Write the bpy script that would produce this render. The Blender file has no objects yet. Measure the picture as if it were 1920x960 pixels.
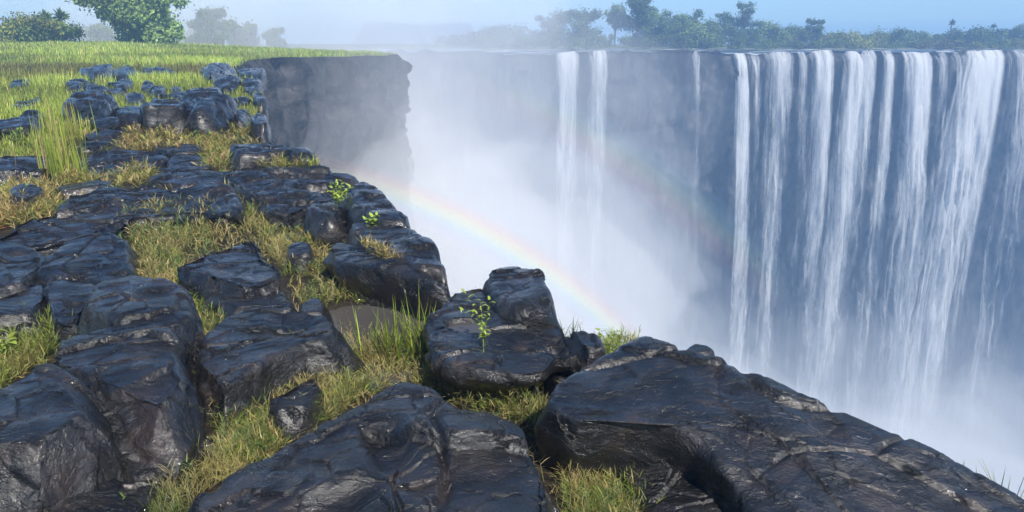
import bpy, math, random
import numpy as np
from mathutils import Vector
from mathutils.geometry import delaunay_2d_cdt
rng = np.random.default_rng(7)
random.seed(7)
SC = bpy.context.scene
COL = SC.collection
R = math.radians

# ------------------------------------------------------------------ camera
EYE = 1.7
PITCH = 16.0
FPX = 1387.0                       # focal length in pixels of the 1920 px wide photograph
cam_d = bpy.data.cameras.new('camera')
cam_d.sensor_width = 36.0
cam_d.lens = 36.0 * FPX / 1920.0
cam_d.clip_start = 0.05
cam_d.clip_end = 6000
cam = bpy.data.objects.new('camera', cam_d)
cam.location = (0, 0, EYE)
cam.rotation_euler = (R(90 - PITCH), 0, 0)
COL.objects.link(cam)
SC.camera = cam

# ------------------------------------------------------------------ sky and sun (direction read off the rainbow)
SUN_EL, ANTI_AZ = 48.0, -31.0
ANTI = np.array([math.sin(R(ANTI_AZ)) * math.cos(R(SUN_EL)), math.cos(R(ANTI_AZ)) * math.cos(R(SUN_EL)), -math.sin(R(SUN_EL))])
w = bpy.data.worlds.new('World')
SC.world = w
w.use_nodes = True
wn = w.node_tree
sky = wn.nodes.new('ShaderNodeTexSky')
sky.sky_type = 'NISHITA'
sky.sun_disc = False
sky.sun_elevation = R(SUN_EL)
sky.sun_rotation = R(180 + ANTI_AZ)
sky.altitude = 1500
sky.air_density = 1.0
sky.dust_density = 0.0
sky.ozone_density = 7.0
wn.nodes['Background'].inputs['Strength'].default_value = 0.09
wn.links.new(sky.outputs[0], wn.nodes['Background'].inputs['Color'])
sun_d = bpy.data.lights.new('sun', 'SUN')
sun_d.energy = 5.0
sun_d.angle = R(0.55)
sun_d.color = (1.0, 0.94, 0.84)
sun = bpy.data.objects.new('sun', sun_d)
sun.rotation_euler = Vector(ANTI).to_track_quat('-Z', 'Y').to_euler()
sun.location = (30, -50, 60)
COL.objects.link(sun)
SC.view_settings.view_transform = 'Standard'
SC.view_settings.look = 'None'
SC.view_settings.gamma = 1.0
SC.view_settings.exposure = 0.55
SC.view_settings.use_curve_mapping = False
cy = SC.cycles
cy.use_denoising = True
cy.max_bounces = 10
cy.diffuse_bounces = 3
cy.glossy_bounces = 3
cy.transmission_bounces = 4
cy.volume_bounces = 5
cy.transparent_max_bounces = 24
cy.volume_step_rate = 0.35
cy.volume_max_steps = 256
cy.sample_clamp_indirect = 6.0
cy.use_adaptive_sampling = False

# ------------------------------------------------------------------ helpers
CP, SP = math.cos(R(PITCH)), math.sin(R(PITCH))


def ray(px, py):
    a = (np.asarray(px, float) - 960) / FPX
    b = (480 - np.asarray(py, float)) / FPX
    return np.stack([a, CP + b * SP, -SP + b * CP], -1)


def at_z(px, py, z):
    d = ray(px, py)
    t = (np.asarray(z, float) - EYE) / d[..., 2]
    return np.stack([d[..., 0] * t, d[..., 1] * t, EYE + d[..., 2] * t], -1)


def at_y(px, py, y):
    d = ray(px, py)
    t = y / d[..., 1]
    return np.stack([d[..., 0] * t, d[..., 1] * t, EYE + d[..., 2] * t], -1)


def ss(a, b, x):
    t = np.clip((x - a) / (b - a), 0, 1)
    return t * t * (3 - 2 * t)


def _h(i, j, k, s):
    n = (i * 374761393 + j * 668265263 + k * 2147483647 + s * 1274126177) & 0xffffffff
    n = ((n ^ (n >> 13)) * 1274126177) & 0xffffffff
    n = ((n ^ (n >> 16)) * 2246822519) & 0xffffffff
    return ((n ^ (n >> 15)) & 0xffffff) / float(0xffffff) * 2 - 1


def noise(p, s=0):
    """smooth value noise, p (n,3) -> about -1..1"""
    p = np.asarray(p, float)
    f0 = np.floor(p)
    i = f0.astype(np.int64)
    f = p - f0
    u = f * f * f * (f * (f * 6 - 15) + 10)
    r = 0
    for dx in (0, 1):
        for dy in (0, 1):
            for dz in (0, 1):
                wgt = (u[:, 0] if dx else 1 - u[:, 0]) * (u[:, 1] if dy else 1 - u[:, 1]) * (u[:, 2] if dz else 1 - u[:, 2])
                r = r + wgt * _h(i[:, 0] + dx, i[:, 1] + dy, i[:, 2] + dz, s)
    return r


def fbm(p, o=4, s=0, gain=0.5):
    a, r, q = 1.0, 0, np.asarray(p, float)
    for k in range(o):
        r = r + a * noise(q, s + k * 17)
        q = q * 2.03 + 11.3
        a *= gain
    return r


def cells(P, sd):
    """2-d cell pattern: per-cell hash values, offset from the cell point, distance to the nearest border"""
    f0 = np.floor(P).astype(np.int64)
    n = len(P)
    b1, b2 = np.full(n, 9.0), np.full(n, 9.0)
    hv, ox, oy = np.zeros((n, 3)), np.zeros(n), np.zeros(n)
    for dx in (-1, 0, 1):
        for dy in (-1, 0, 1):
            i, j = f0[:, 0] + dx, f0[:, 1] + dy
            cx = i + 0.5 + 0.45 * _h(i, j, i * 0, sd)
            cy_ = j + 0.5 + 0.45 * _h(i, j, i * 0, sd + 1)
            ex, ey = P[:, 0] - cx, P[:, 1] - cy_
            d = np.hypot(ex, ey)
            nw = d < b1
            b2 = np.where(nw, b1, np.minimum(b2, d))
            b1 = np.where(nw, d, b1)
            hv = np.where(nw[:, None], np.stack([_h(i, j, i * 0, sd + 2), _h(i, j, i * 0, sd + 3), _h(i, j, i * 0, sd + 4)], -1), hv)
            ox, oy = np.where(nw, ex, ox), np.where(nw, ey, oy)
    return hv, ox, oy, b2 - b1


def xyz(x, y, z=0.0):
    x = np.atleast_1d(np.asarray(x, float))
    return np.stack([x, np.broadcast_to(y, x.shape), np.broadcast_to(z, x.shape)], -1).astype(float)


def g(x, y):
    x = np.atleast_1d(np.asarray(x, float))
    y = np.atleast_1d(np.asarray(y, float))
    r = np.hypot(x, y)
    az = np.degrees(np.arctan2(x, np.maximum(y, 0.01)))
    b = -0.22 + 0.22 * ss(6, 14, r)
    amp = 0.6 + 1.2 * ss(-9, -30, az)
    return b + amp * ss(20, 112, r) + 0.07 * noise(xyz(x * 0.35, y * 0.35), 3) * ss(5, 11, r)


BASIN = []          # (x, y, rx, ry, depth): hollows that hold rain water
_g0 = g


def g(x, y):
    z = _g0(x, y)
    x = np.atleast_1d(np.asarray(x, float))
    y = np.atleast_1d(np.asarray(y, float))
    for bx_, by_, rx_, ry_, dp_ in BASIN:
        z = z - dp_ * ss(1.15, 0.8, np.hypot((x - bx_) / rx_, (y - by_) / ry_))
    return z


def hit(px, py, dz=0.0):
    z = np.zeros(np.shape(px)) + 0.0
    for _ in range(14):
        p = at_z(px, py, np.minimum(z, EYE - 0.06))
        z = 0.5 * z + 0.5 * (g(p[..., 0].ravel(), p[..., 1].ravel()).reshape(np.shape(px)) + dz)
    return at_z(px, py, np.minimum(z, EYE - 0.06))


def inside(P, X, Y):
    P = np.asarray(P, float)
    c = np.zeros(np.shape(X), bool)
    j = len(P) - 1
    for i in range(len(P)):
        xi, yi, xj, yj = P[i, 0], P[i, 1], P[j, 0], P[j, 1]
        if yi != yj:
            c ^= ((yi > Y) != (yj > Y)) & (X < (xj - xi) * (Y - yi) / (yj - yi) + xi)
        j = i
    return c


def mk(name, V, faces, mat, loc=(0, 0, 0), parent=None, smooth=True, col=None, uv=None):
    """one mesh object; faces = list of (n,3) or (n,4) index arrays; V in world, stored relative to loc"""
    V = np.asarray(V, float) - np.asarray(loc, float)
    me = bpy.data.meshes.new(name)
    me.vertices.add(len(V))
    me.vertices.foreach_set('co', V.astype(np.float32).ravel())
    faces = [np.asarray(f, np.int32) for f in faces if len(f)]
    nl = sum(f.size for f in faces)
    nf = sum(len(f) for f in faces)
    me.loops.add(nl)
    me.polygons.add(nf)
    me.loops.foreach_set('vertex_index', np.concatenate([f.ravel() for f in faces]))
    st, off = [], 0
    for f in faces:
        st.append(off + np.arange(len(f)) * f.shape[1])
        off += f.size
    me.polygons.foreach_set('loop_start', np.concatenate(st).astype(np.int32))
    me.polygons.foreach_set('use_smooth', np.full(nf, smooth))
    if col is not None:
        ca = me.attributes.new('tint', 'FLOAT_COLOR', 'POINT')
        c4 = np.ones((len(V), 4), np.float32)
        c4[:, :3] = col
        ca.data.foreach_set('color', c4.ravel())
    if uv is not None:
        for k, u in enumerate(uv):
            ul = me.uv_layers.new(name='uv%d' % k)
            li = np.concatenate([f.ravel() for f in faces])
            ul.data.foreach_set('uv', np.asarray(u, np.float32)[li].ravel())
    me.update(calc_edges=True)
    me.validate()
    me.materials.append(mat)
    o = bpy.data.objects.new(name, me)
    COL.objects.link(o)
    o.location = loc
    if parent is not None:
        o.parent = parent
        o.location = np.asarray(loc, float) - np.asarray(parent.location)
    return o


def tag(o, label=None, cat=None, group=None, kind=None):
    if label: o['label'] = label
    if cat: o['category'] = cat
    if group: o['group'] = group
    if kind: o['kind'] = kind
    return o


def empty(name, loc, label, cat, group=None):
    o = bpy.data.objects.new(name, None)
    o.empty_display_size = 0.2
    o.location = loc
    COL.objects.link(o)
    return tag(o, label, cat, group)


def grid_faces(nu, nv, wrap=False):
    i = np.arange(nu if wrap else nu - 1)
    j = np.arange(nv - 1)
    I, J = np.meshgrid(i, j, indexing='ij')
    I2 = (I + 1) % nu
    return np.stack([I * nv + J, I2 * nv + J, I2 * nv + J + 1, I * nv + J + 1], -1).reshape(-1, 4)


for (cx_, cy_, wx_, yt_, yb_, dp_) in [(700, 606, 215, 562, 655, 0.10), (715, 694, 175, 668, 722, 0.09), (205, 296, 170, 278, 316, 0.06), (560, 442, 80, 430, 455, 0.07)]:
    c_ = at_z(float(cx_), float(cy_), float(_g0(*at_z(float(cx_), float(cy_), -0.2)[:2])[0]))
    t_, b_ = at_z(float(cx_), float(yt_), c_[2]), at_z(float(cx_), float(yb_), c_[2])
    BASIN.append((c_[0], (t_[1] + b_[1]) / 2, wx_ / FPX * np.linalg.norm(c_ - np.array([0, 0, EYE])) / 2, (t_[1] - b_[1]) / 2, dp_))

# ------------------------------------------------------------------ materials
def nodes(name):
    m = bpy.data.materials.new(name)
    m.use_nodes = True
    t = m.node_tree
    t.nodes.clear()
    out = t.nodes.new('ShaderNodeOutputMaterial')
    return m, t, out


class NT:
    def __init__(s, t): s.t = t

    def __call__(s, typ, **kw):
        n = s.t.nodes.new('ShaderNode' + typ)
        for k, v in kw.items():
            if k.startswith('i_'):
                key = k[2:]
                n.inputs[int(key) if key.isdigit() else key.replace('_', ' ')].default_value = v
            else:
                setattr(n, k, v)
        return n

    def l(s, a, b): s.t.links.new(a, b)

    def math(s, op, a, b=None, c=None, clamp=False):
        n = s('Math', operation=op, use_clamp=clamp)
        for k, v in enumerate((a, b, c)):
            if v is None: continue
            if isinstance(v, (int, float)): n.inputs[k].default_value = v
            else: s.l(v, n.inputs[k])
        return n.outputs[0]

    def ramp(s, fac, stops, interp='LINEAR'):
        n = s('ValToRGB')
        n.color_ramp.interpolation = interp
        e = n.color_ramp.elements
        while len(e) < len(stops): e.new(0.5)
        for k, (p, c) in enumerate(stops):
            e[k].position = p
            e[k].color = tuple(c) + (1,) if len(c) == 3 else c
        s.l(fac, n.inputs[0])
        return n.outputs[0]

    def mix(s, f, a, b, blend='MIX'):
        n = s('Mix', data_type='RGBA', blend_type=blend)
        for k, v in ((0, f), (6, a), (7, b)):
            if isinstance(v, (int, float)): n.inputs[k].default_value = v
            elif isinstance(v, tuple): n.inputs[k].default_value = v + (1,) if len(v) == 3 else v
            else: s.l(v, n.inputs[k])
        return n.outputs[2]

    def ss(s, x, a, b):
        n = s('MapRange', interpolation_type='SMOOTHSTEP')
        s.l(x, n.inputs[0])
        n.inputs[1].default_value, n.inputs[2].default_value = a, b
        return n.outputs[0]


def g3(v): return (v, v, v)


def rock_material(name, dark, mid, brown, wet=1.0, scale=1.0, bump=1.0, zs=1.5):
    m, t, out = nodes(name)
    N = NT(t)
    tc = N('TexCoord')
    oi = N('ObjectInfo')
    off = N('VectorMath', operation='SCALE')
    N.l(oi.outputs['Random'], off.inputs['Scale'])
    off.inputs[0].default_value = (37.0, 91.0, 53.0)
    ad = N('VectorMath', operation='ADD')
    N.l(tc.outputs['Object'], ad.inputs[0])
    N.l(off.outputs[0], ad.inputs[1])
    mp = N('Mapping')
    mp.inputs['Rotation'].default_value = (0.1, 0.05, 0.35)
    mp.inputs['Scale'].default_value = (0.85 * scale, 1.35 * scale, zs * scale)
    N.l(ad.outputs[0], mp.inputs[0])
    v = mp.outputs[0]
    n1 = N('TexNoise', i_Scale=2.2, i_Detail=6.0, i_Roughness=0.6)
    n2 = N('TexNoise', i_Scale=7.0, i_Detail=9.0, i_Roughness=0.66, i_Distortion=0.9)
    n3 = N('TexNoise', i_Scale=34.0, i_Detail=6.0, i_Roughness=0.7)
    n4 = N('TexNoise', i_Scale=4.0, i_Detail=3.0)
    vo = N('TexVoronoi', feature='DISTANCE_TO_EDGE', i_Scale=1.7)
    for n in (n1, n2, n3): N.l(v, n.inputs['Vector'])
    N.l(ad.outputs[0], n4.inputs['Vector'])
    wv = N('VectorMath', operation='MULTIPLY_ADD')
    N.l(n2.outputs['Color'], wv.inputs[0])
    wv.inputs[1].default_value = (0.35, 0.35, 0.35)
    N.l(v, wv.inputs[2])
    N.l(wv.outputs[0], vo.inputs['Vector'])
    c = N.mix(N.ss(n1.outputs[0], 0.35, 0.65), dark, mid)
    c = N.mix(N.math('MULTIPLY', N.ss(n4.outputs[0], 0.5, 0.72), 0.75), c, brown)
    c = N.mix(N.math('MULTIPLY', N.ss(n3.outputs[0], 0.6, 0.78), 0.35), c, tuple(min(1, x * 2.6) for x in mid))
    crack = N.ss(vo.outputs['Distance'], 0.0, 0.035)
    c = N.mix(N.math('MULTIPLY', N.math('SUBTRACT', 1.0, crack), 0.6), c, (0.006, 0.006, 0.006))
    b = N('BsdfPrincipled')
    N.l(c, b.inputs['Base Color'])
    rr = N.math('ADD', N.math('MULTIPLY', N.ss(n2.outputs[0], 0.3, 0.7), 0.26), 0.60 - 0.34 * wet)
    N.l(rr, b.inputs['Roughness'])
    b.inputs['Specular IOR Level'].default_value = 0.45 if wet > 0.6 else 0.4
    # flaked skin: stepped noise, then grain and cracks
    fs = N.math('MULTIPLY', n1.outputs[0], 13.0)
    ff = N.math('FLOOR', fs)
    fl = N.math('DIVIDE', N.math('ADD', ff, N.ss(N.math('SUBTRACT', fs, ff), 0.7, 1.0)), 13.0)
    h = N.math('ADD', N.math('MULTIPLY', n2.outputs[0], 0.032), N.math('MULTIPLY', n3.outputs[0], 0.010))
    h = N.math('ADD', h, N.math('MULTIPLY', fl, 0.07))
    h = N.math('ADD', h, N.math('MULTIPLY', crack, 0.012))
    bp = N('Bump', i_Strength=1.0, i_Distance=0.62 * bump)
    N.l(h, bp.inputs['Height'])
    N.l(bp.outputs[0], b.inputs['Normal'])
    if wet > 0.6:
        wetm = N.ss(N.math('ADD', N.math('MULTIPLY', n4.outputs[0], 0.6), N.math('MULTIPLY', n1.outputs[0], 0.4)), 0.42, 0.58)
        N.l(N.math('ADD', N.math('MULTIPLY', wetm, 0.45), 0.55), b.inputs['Coat Weight'])
        N.l(N.math('SUBTRACT', 0.21, N.math('MULTIPLY', wetm, 0.14)), b.inputs['Coat Roughness'])
        b.inputs['Coat IOR'].default_value = 1.5
        bq = N('Bump', i_Strength=1.0, i_Distance=0.38)
        N.l(h, bq.inputs['Height'])
        N.l(bq.outputs[0], b.inputs['Coat Normal'])
    N.l(b.outputs[0], out.inputs[0])
    return m


BASALT = rock_material('wet_basalt', (0.003, 0.003, 0.0034), (0.010, 0.0096, 0.0105), (0.030, 0.019, 0.013), 1.0)
CLIFF = rock_material('cliff_basalt', (0.006, 0.006, 0.007), (0.045, 0.043, 0.043), (0.07, 0.06, 0.048), 0.35, 0.30, 4.0, 0.35)


def soil_material():
    m, t, out = nodes('soil_and_grass')
    N = NT(t)
    tc = N('TexCoord')
    geo = N('NewGeometry')
    ln = N('VectorMath', operation='LENGTH')
    N.l(geo.outputs['Position'], ln.inputs[0])
    n1 = N('TexNoise', i_Scale=0.35, i_Detail=6.0, i_Roughness=0.65)
    n2 = N('TexNoise', i_Scale=9.0, i_Detail=8.0, i_Roughness=0.7)
    for n in (n1, n2): N.l(geo.outputs['Position'], n.inputs['Vector'])
    soil = N.ramp(n2.outputs[0], [(0.3, (0.010, 0.008, 0.006)), (0.55, (0.028, 0.020, 0.012)), (0.75, (0.065, 0.048, 0.024))])
    gr = N.ramp(n1.outputs[0], [(0.3, (0.06, 0.09, 0.018)), (0.5, (0.12, 0.17, 0.03)), (0.7, (0.18, 0.19, 0.05))])
    d = N.math('ADD', ln.outputs['Value'], N.math('MULTIPLY', n1.outputs[0], 8.0))
    c = N.mix(N.ss(d, 16.0, 30.0), soil, gr)
    b = N('BsdfPrincipled')
    N.l(c, b.inputs['Base Color'])
    b.inputs['Roughness'].default_value = 0.5
    b.inputs['Specular IOR Level'].default_value = 0.35
    bp = N('Bump', i_Strength=0.8, i_Distance=0.06)
    N.l(n2.outputs[0], bp.inputs['Height'])
    N.l(bp.outputs[0], b.inputs['Normal'])
    N.l(b.outputs[0], out.inputs[0])
    return m


def leaf_material(name, translucent=0.35, rough=0.5):
    m, t, out = nodes(name)
    N = NT(t)
    at = N('Attribute', attribute_name='tint')
    d = N('BsdfPrincipled', i_Roughness=rough)
    d.inputs['Specular IOR Level'].default_value = 0.3
    N.l(at.outputs['Color'], d.inputs['Base Color'])
    tr = N('BsdfTranslucent')
    N.l(at.outputs['Color'], tr.inputs[0])
    mx = N('MixShader', i_0=translucent)
    N.l(d.outputs[0], mx.inputs[1])
    N.l(tr.outputs[0], mx.inputs[2])
    N.l(mx.outputs[0], out.inputs[0])
    return m


def plain(name, c, rough=0.8, bump=0.0, bscale=8.0):
    m, t, out = nodes(name)
    N = NT(t)
    b = N('BsdfPrincipled', i_Roughness=rough)
    n = N('TexNoise', i_Scale=bscale, i_Detail=6.0)
    tc = N('TexCoord')
    N.l(tc.outputs['Object'], n.inputs['Vector'])
    N.l(N.mix(n.outputs[0], tuple(x * 0.55 for x in c), tuple(x * 1.4 for x in c)), b.inputs['Base Color'])
    if bump:
        bp = N('Bump', i_Strength=0.7, i_Distance=bump)
        N.l(n.outputs[0], bp.inputs['Height'])
        N.l(bp.outputs[0], b.inputs['Normal'])
    N.l(b.outputs[0], out.inputs[0])
    return m


def puddle_material():
    m, t, out = nodes('puddle_water')
    N = NT(t)
    b = N('BsdfPrincipled', i_Roughness=0.04)
    b.inputs['Base Color'].default_value = (0.065, 0.06, 0.06, 1)
    b.inputs['IOR'].default_value = 1.33
    b.inputs['Specular IOR Level'].default_value = 0.6
    tc = N('TexCoord')
    n = N('TexNoise', i_Scale=9.0, i_Detail=3.0)
    N.l(tc.outputs['Object'], n.inputs['Vector'])
    bp = N('Bump', i_Strength=0.15, i_Distance=0.01)
    N.l(n.outputs[0], bp.inputs['Height'])
    N.l(bp.outputs[0], b.inputs['Normal'])
    N.l(b.outputs[0], out.inputs[0])
    return m


def river_material():
    m, t, out = nodes('river_water')
    N = NT(t)
    geo = N('NewGeometry')
    mp = N('Mapping')
    mp.inputs['Scale'].default_value = (0.12, 0.5, 0.5)
    N.l(geo.outputs['Position'], mp.inputs[0])
    n = N('TexNoise', i_Scale=1.0, i_Detail=6.0, i_Roughness=0.65)
    N.l(mp.outputs[0], n.inputs['Vector'])
    b = N('BsdfPrincipled', i_Roughness=0.25)
    N.l(N.mix(N.ss(n.outputs[0], 0.50, 0.62), (0.03, 0.04, 0.045), (0.7, 0.72, 0.72)), b.inputs['Base Color'])
    bp = N('Bump', i_Strength=0.6, i_Distance=0.3)
    N.l(n.outputs[0], bp.inputs['Height'])
    N.l(bp.outputs[0], b.inputs['Normal'])
    N.l(b.outputs[0], out.inputs[0])
    return m


def fall_material():
    """falling white water: uv0 = metres across / metres down, uv1 = 0..1 across / strength"""
    m, t, out = nodes('falling_water')
    N = NT(t)
    u0 = N('UVMap', uv_map='uv0')
    u1 = N('UVMap', uv_map='uv1')
    mp = N('Mapping')
    mp.inputs['Scale'].default_value = (0.62, 0.022, 1)
    N.l(u0.outputs[0], mp.inputs[0])
    n1 = N('TexNoise', i_Scale=1.0, i_Detail=6.0, i_Roughness=0.66, i_Distortion=0.9)
    N.l(mp.outputs[0], n1.inputs['Vector'])
    mp2 = N('Mapping')
    mp2.inputs['Scale'].default_value = (0.9, 0.16, 1)
    N.l(u0.outputs[0], mp2.inputs[0])
    n2 = N('TexNoise', i_Scale=1.2, i_Detail=6.0, i_Roughness=0.7)
    N.l(mp2.outputs[0], n2.inputs['Vector'])
    sx = N('SeparateXYZ')
    N.l(u1.outputs[0], sx.inputs[0])
    e = N.math('MULTIPLY', N.math('MULTIPLY', sx.outputs[0], N.math('SUBTRACT', 1.0, sx.outputs[0])), 4.0)
    e = N.math('POWER', e, 0.6)
    h = N.math('ADD', N.math('MULTIPLY', n1.outputs[0], 1.1), N.math('MULTIPLY', n2.outputs[0], 0.62))
    h = N.math('ADD', N.math('SUBTRACT', h, 0.15), N.math('MULTIPLY', N.math('SUBTRACT', e, 1.0), 0.35))
    h = N.math('ADD', h, N.math('MULTIPLY', N.math('SUBTRACT', sx.outputs[1], 0.5), 0.45))
    a = N.math('MULTIPLY', N.ss(h, 0.56, 1.04), N.ss(e, 0.0, 0.6))
    d = N('BsdfDiffuse')
    d.inputs[0].default_value = (0.74, 0.76, 0.78, 1)
    tr = N('BsdfTranslucent')
    tr.inputs[0].default_value = (0.66, 0.68, 0.70, 1)
    bp = N('Bump', i_Strength=0.8, i_Distance=0.5)
    N.l(n2.outputs[0], bp.inputs['Height'])
    N.l(bp.outputs[0], d.inputs['Normal'])
    m1 = N('MixShader', i_0=0.45)
    N.l(d.outputs[0], m1.inputs[1])
    N.l(tr.outputs[0], m1.inputs[2])
    tp = N('BsdfTransparent')
    m2 = N('MixShader')
    N.l(a, m2.inputs[0])
    N.l(tp.outputs[0], m2.inputs[1])
    N.l(m1.outputs[0], m2.inputs[2])
    N.l(m2.outputs[0], out.inputs[0])
    return m


SOIL = soil_material()
LEAF = leaf_material('foliage', 0.3)
GRASS = leaf_material('grass_blades', 0.4, 0.45)
BARK = plain('bark', (0.09, 0.07, 0.05), 0.9, 0.03)
PUDDLE = puddle_material()
RIVER = river_material()
FALL = fall_material()

# ------------------------------------------------------------------ plateau ground, near cliff
edge_px = [(1650, 960), (1500, 860), (1370, 765), (1270, 705), (1190, 672), (1120, 645), (1040, 628), (960, 592), (870, 572),
           (836, 562), (790, 525), (740, 462), (690, 410), (640, 366), (590, 330), (545, 303), (518, 287), (497, 264), (481, 238)]
E0 = [tuple(hit(float(a), float(b))[:2]) for a, b in edge_px]
E0 = [(300., -70.), (80., -42.), (20., -16.), (6., -5.), (3.0, -1.0), (2.0, 1.0)] + E0
E0 += [(-7.2, 21.5), (-9.3, 27), (-12.0, 34), (-14.8, 41), (-17.6, 49), (-19.4, 55), (-20.8, 60), (-19.9, 66), (-18.0, 72), (-15.6, 79),
       (-13.7, 85), (-13.9, 90), (-19, 100), (-44, 113), (-150, 126), (-700, 150)]
EDGE = []
for (x0, y0), (x1, y1) in zip(E0[:-1], E0[1:]):
    L = math.hypot(x1 - x0, y1 - y0)
    rr = math.hypot((x0 + x1) / 2, (y0 + y1) / 2)
    n = max(1, int(L / (0.09 + 0.012 * rr)))
    for k in range(n):
        EDGE.append((x0 + (x1 - x0) * k / n, y0 + (y1 - y0) * k / n))
EDGE.append(E0[-1])
EDGE = np.array(EDGE)
rE = np.hypot(EDGE[:, 0], EDGE[:, 1])
dT = np.gradient(EDGE, axis=0)
dT /= np.linalg.norm(dT, axis=1)[:, None] + 1e-9
for _ in range(6):
    dT[1:-1] = (dT[:-2] + dT[1:-1] + dT[2:]) / 3
dT /= np.linalg.norm(dT, axis=1)[:, None] + 1e-9
NRM = np.stack([dT[:, 1], -dT[:, 0]], -1)            # towards the gorge
jit = fbm(xyz(EDGE[:, 0] * 0.8, EDGE[:, 1] * 0.8), 3, 5) * np.clip(0.02 * rE, 0.03, 0.9)
EDGE = EDGE + NRM * (jit * np.where(rE > 25, 0.85, 0.6))[:, None]
POLY = np.vstack([EDGE, [(-700, -300), (300, -300)]])


def build_ground():
    pts = []
    r = 0.5
    while r < 680:
        na = 150
        a = np.linspace(-math.pi, math.pi, na, endpoint=False) + (r * 7.3) % 0.04
        q = np.stack([np.sin(a) * r, np.cos(a) * r], -1)
        pts.append(q)
        r *= 1.065
        r += 0.02
    r = 2.2
    while r < 11:
        a = np.radians(np.arange(-50, 26, 1.3)) + (r * 5.1) % 0.02
        pts.append(np.stack([np.sin(a) * r, np.cos(a) * r], -1))
        r *= 1.024
    q = np.vstack(pts)
    q = q[inside(POLY, q[:, 0], q[:, 1])]
    # keep clear of the edge
    d = np.full(len(q), 1e9)
    for k in range(0, len(EDGE), 2):
        d = np.minimum(d, np.hypot(q[:, 0] - EDGE[k, 0], q[:, 1] - EDGE[k, 1]))
    q = q[d > 0.04 + 0.012 * np.hypot(q[:, 0], q[:, 1])]
    n = len(POLY)
    allp = np.vstack([POLY, q])
    res = delaunay_2d_cdt([Vector(p) for p in allp.tolist()], [], [list(range(n))], 1, 1e-6)
    v = np.array([tuple(p) for p in res[0]])
    f = np.array([t for t in res[2] if len(t) == 3])
    z = g(v[:, 0], v[:, 1])
    V = np.column_stack([v, z])
    a = V[f[:, 1]] - V[f[:, 0]]
    b = V[f[:, 2]] - V[f[:, 0]]
    flip = (a[:, 0] * b[:, 1] - a[:, 1] * b[:, 0]) < 0
    f[flip] = f[flip][:, ::-1]
    tag(mk('ground', V, [f], SOIL), kind='structure')


build_ground()


def build_near_cliff():
    n = len(EDGE)
    rows = np.concatenate([[0, 0.12, 0.3, 0.6, 1, 1.4, 1.9, 2.3], np.linspace(2.7, 20, 56), np.linspace(21, 60, 40), np.linspace(63, 96, 12)])
    zt = g(EDGE[:, 0], EDGE[:, 1])
    V = np.zeros((n, len(rows), 3))
    for k, d in enumerate(rows):
        x, y, z = EDGE[:, 0], EDGE[:, 1], zt - d
        p = xyz(x, y, z)
        amp = np.clip(0.024 * rE, 0.05, 1.6) * min(1, d / 1.0)
        q = p * np.array([0.2, 0.2, 0.07])
        o = fbm(q, 4, 21) * amp * 0.6
        st = fbm(p * np.array([0.55, 0.55, 0.3]), 3, 31)
        o += (np.floor(st * 4) / 4 + 0.1 * st) * amp * 0.55              # blocky ledges
        o += noise(p * np.array([0.9, 0.9, 0.05]), 41) * amp * 0.7      # vertical joints
        s2 = fbm(p * np.array([1.3, 1.3, 0.9]), 2, 33)
        o += (np.floor(s2 * 3) / 3) * amp * 0.35
        o += 0.22 * d * ss(30, 80, d) + 0.17 * np.minimum(d, 13) * ss(24, 50, rE)
        V[:, k, 0] = x + NRM[:, 0] * o
        V[:, k, 1] = y + NRM[:, 1] * o
        V[:, k, 2] = z + noise(p * 0.7, 51) * amp * 0.25 * min(1, d)
    tag(mk('near_cliff', V.reshape(-1, 3), [grid_faces(n, len(rows))[:, ::-1]], CLIFF), kind='structure')


build_near_cliff()

# ------------------------------------------------------------------ far side: river, lip, cliff, bank
YF = 150.0


def lip_y(x):
    x = np.atleast_1d(np.asarray(x, float))
    return YF + 2.2 * noise(xyz(x * 0.06, 0), 61) + 0.9 * noise(xyz(x * 0.25, 0), 62) - 0.02 * x


def lip_z(x):
    x = np.atleast_1d(np.asarray(x, float))
    return 0.45 * fbm(xyz(x * 0.11, 3.3), 4, 64)


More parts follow.
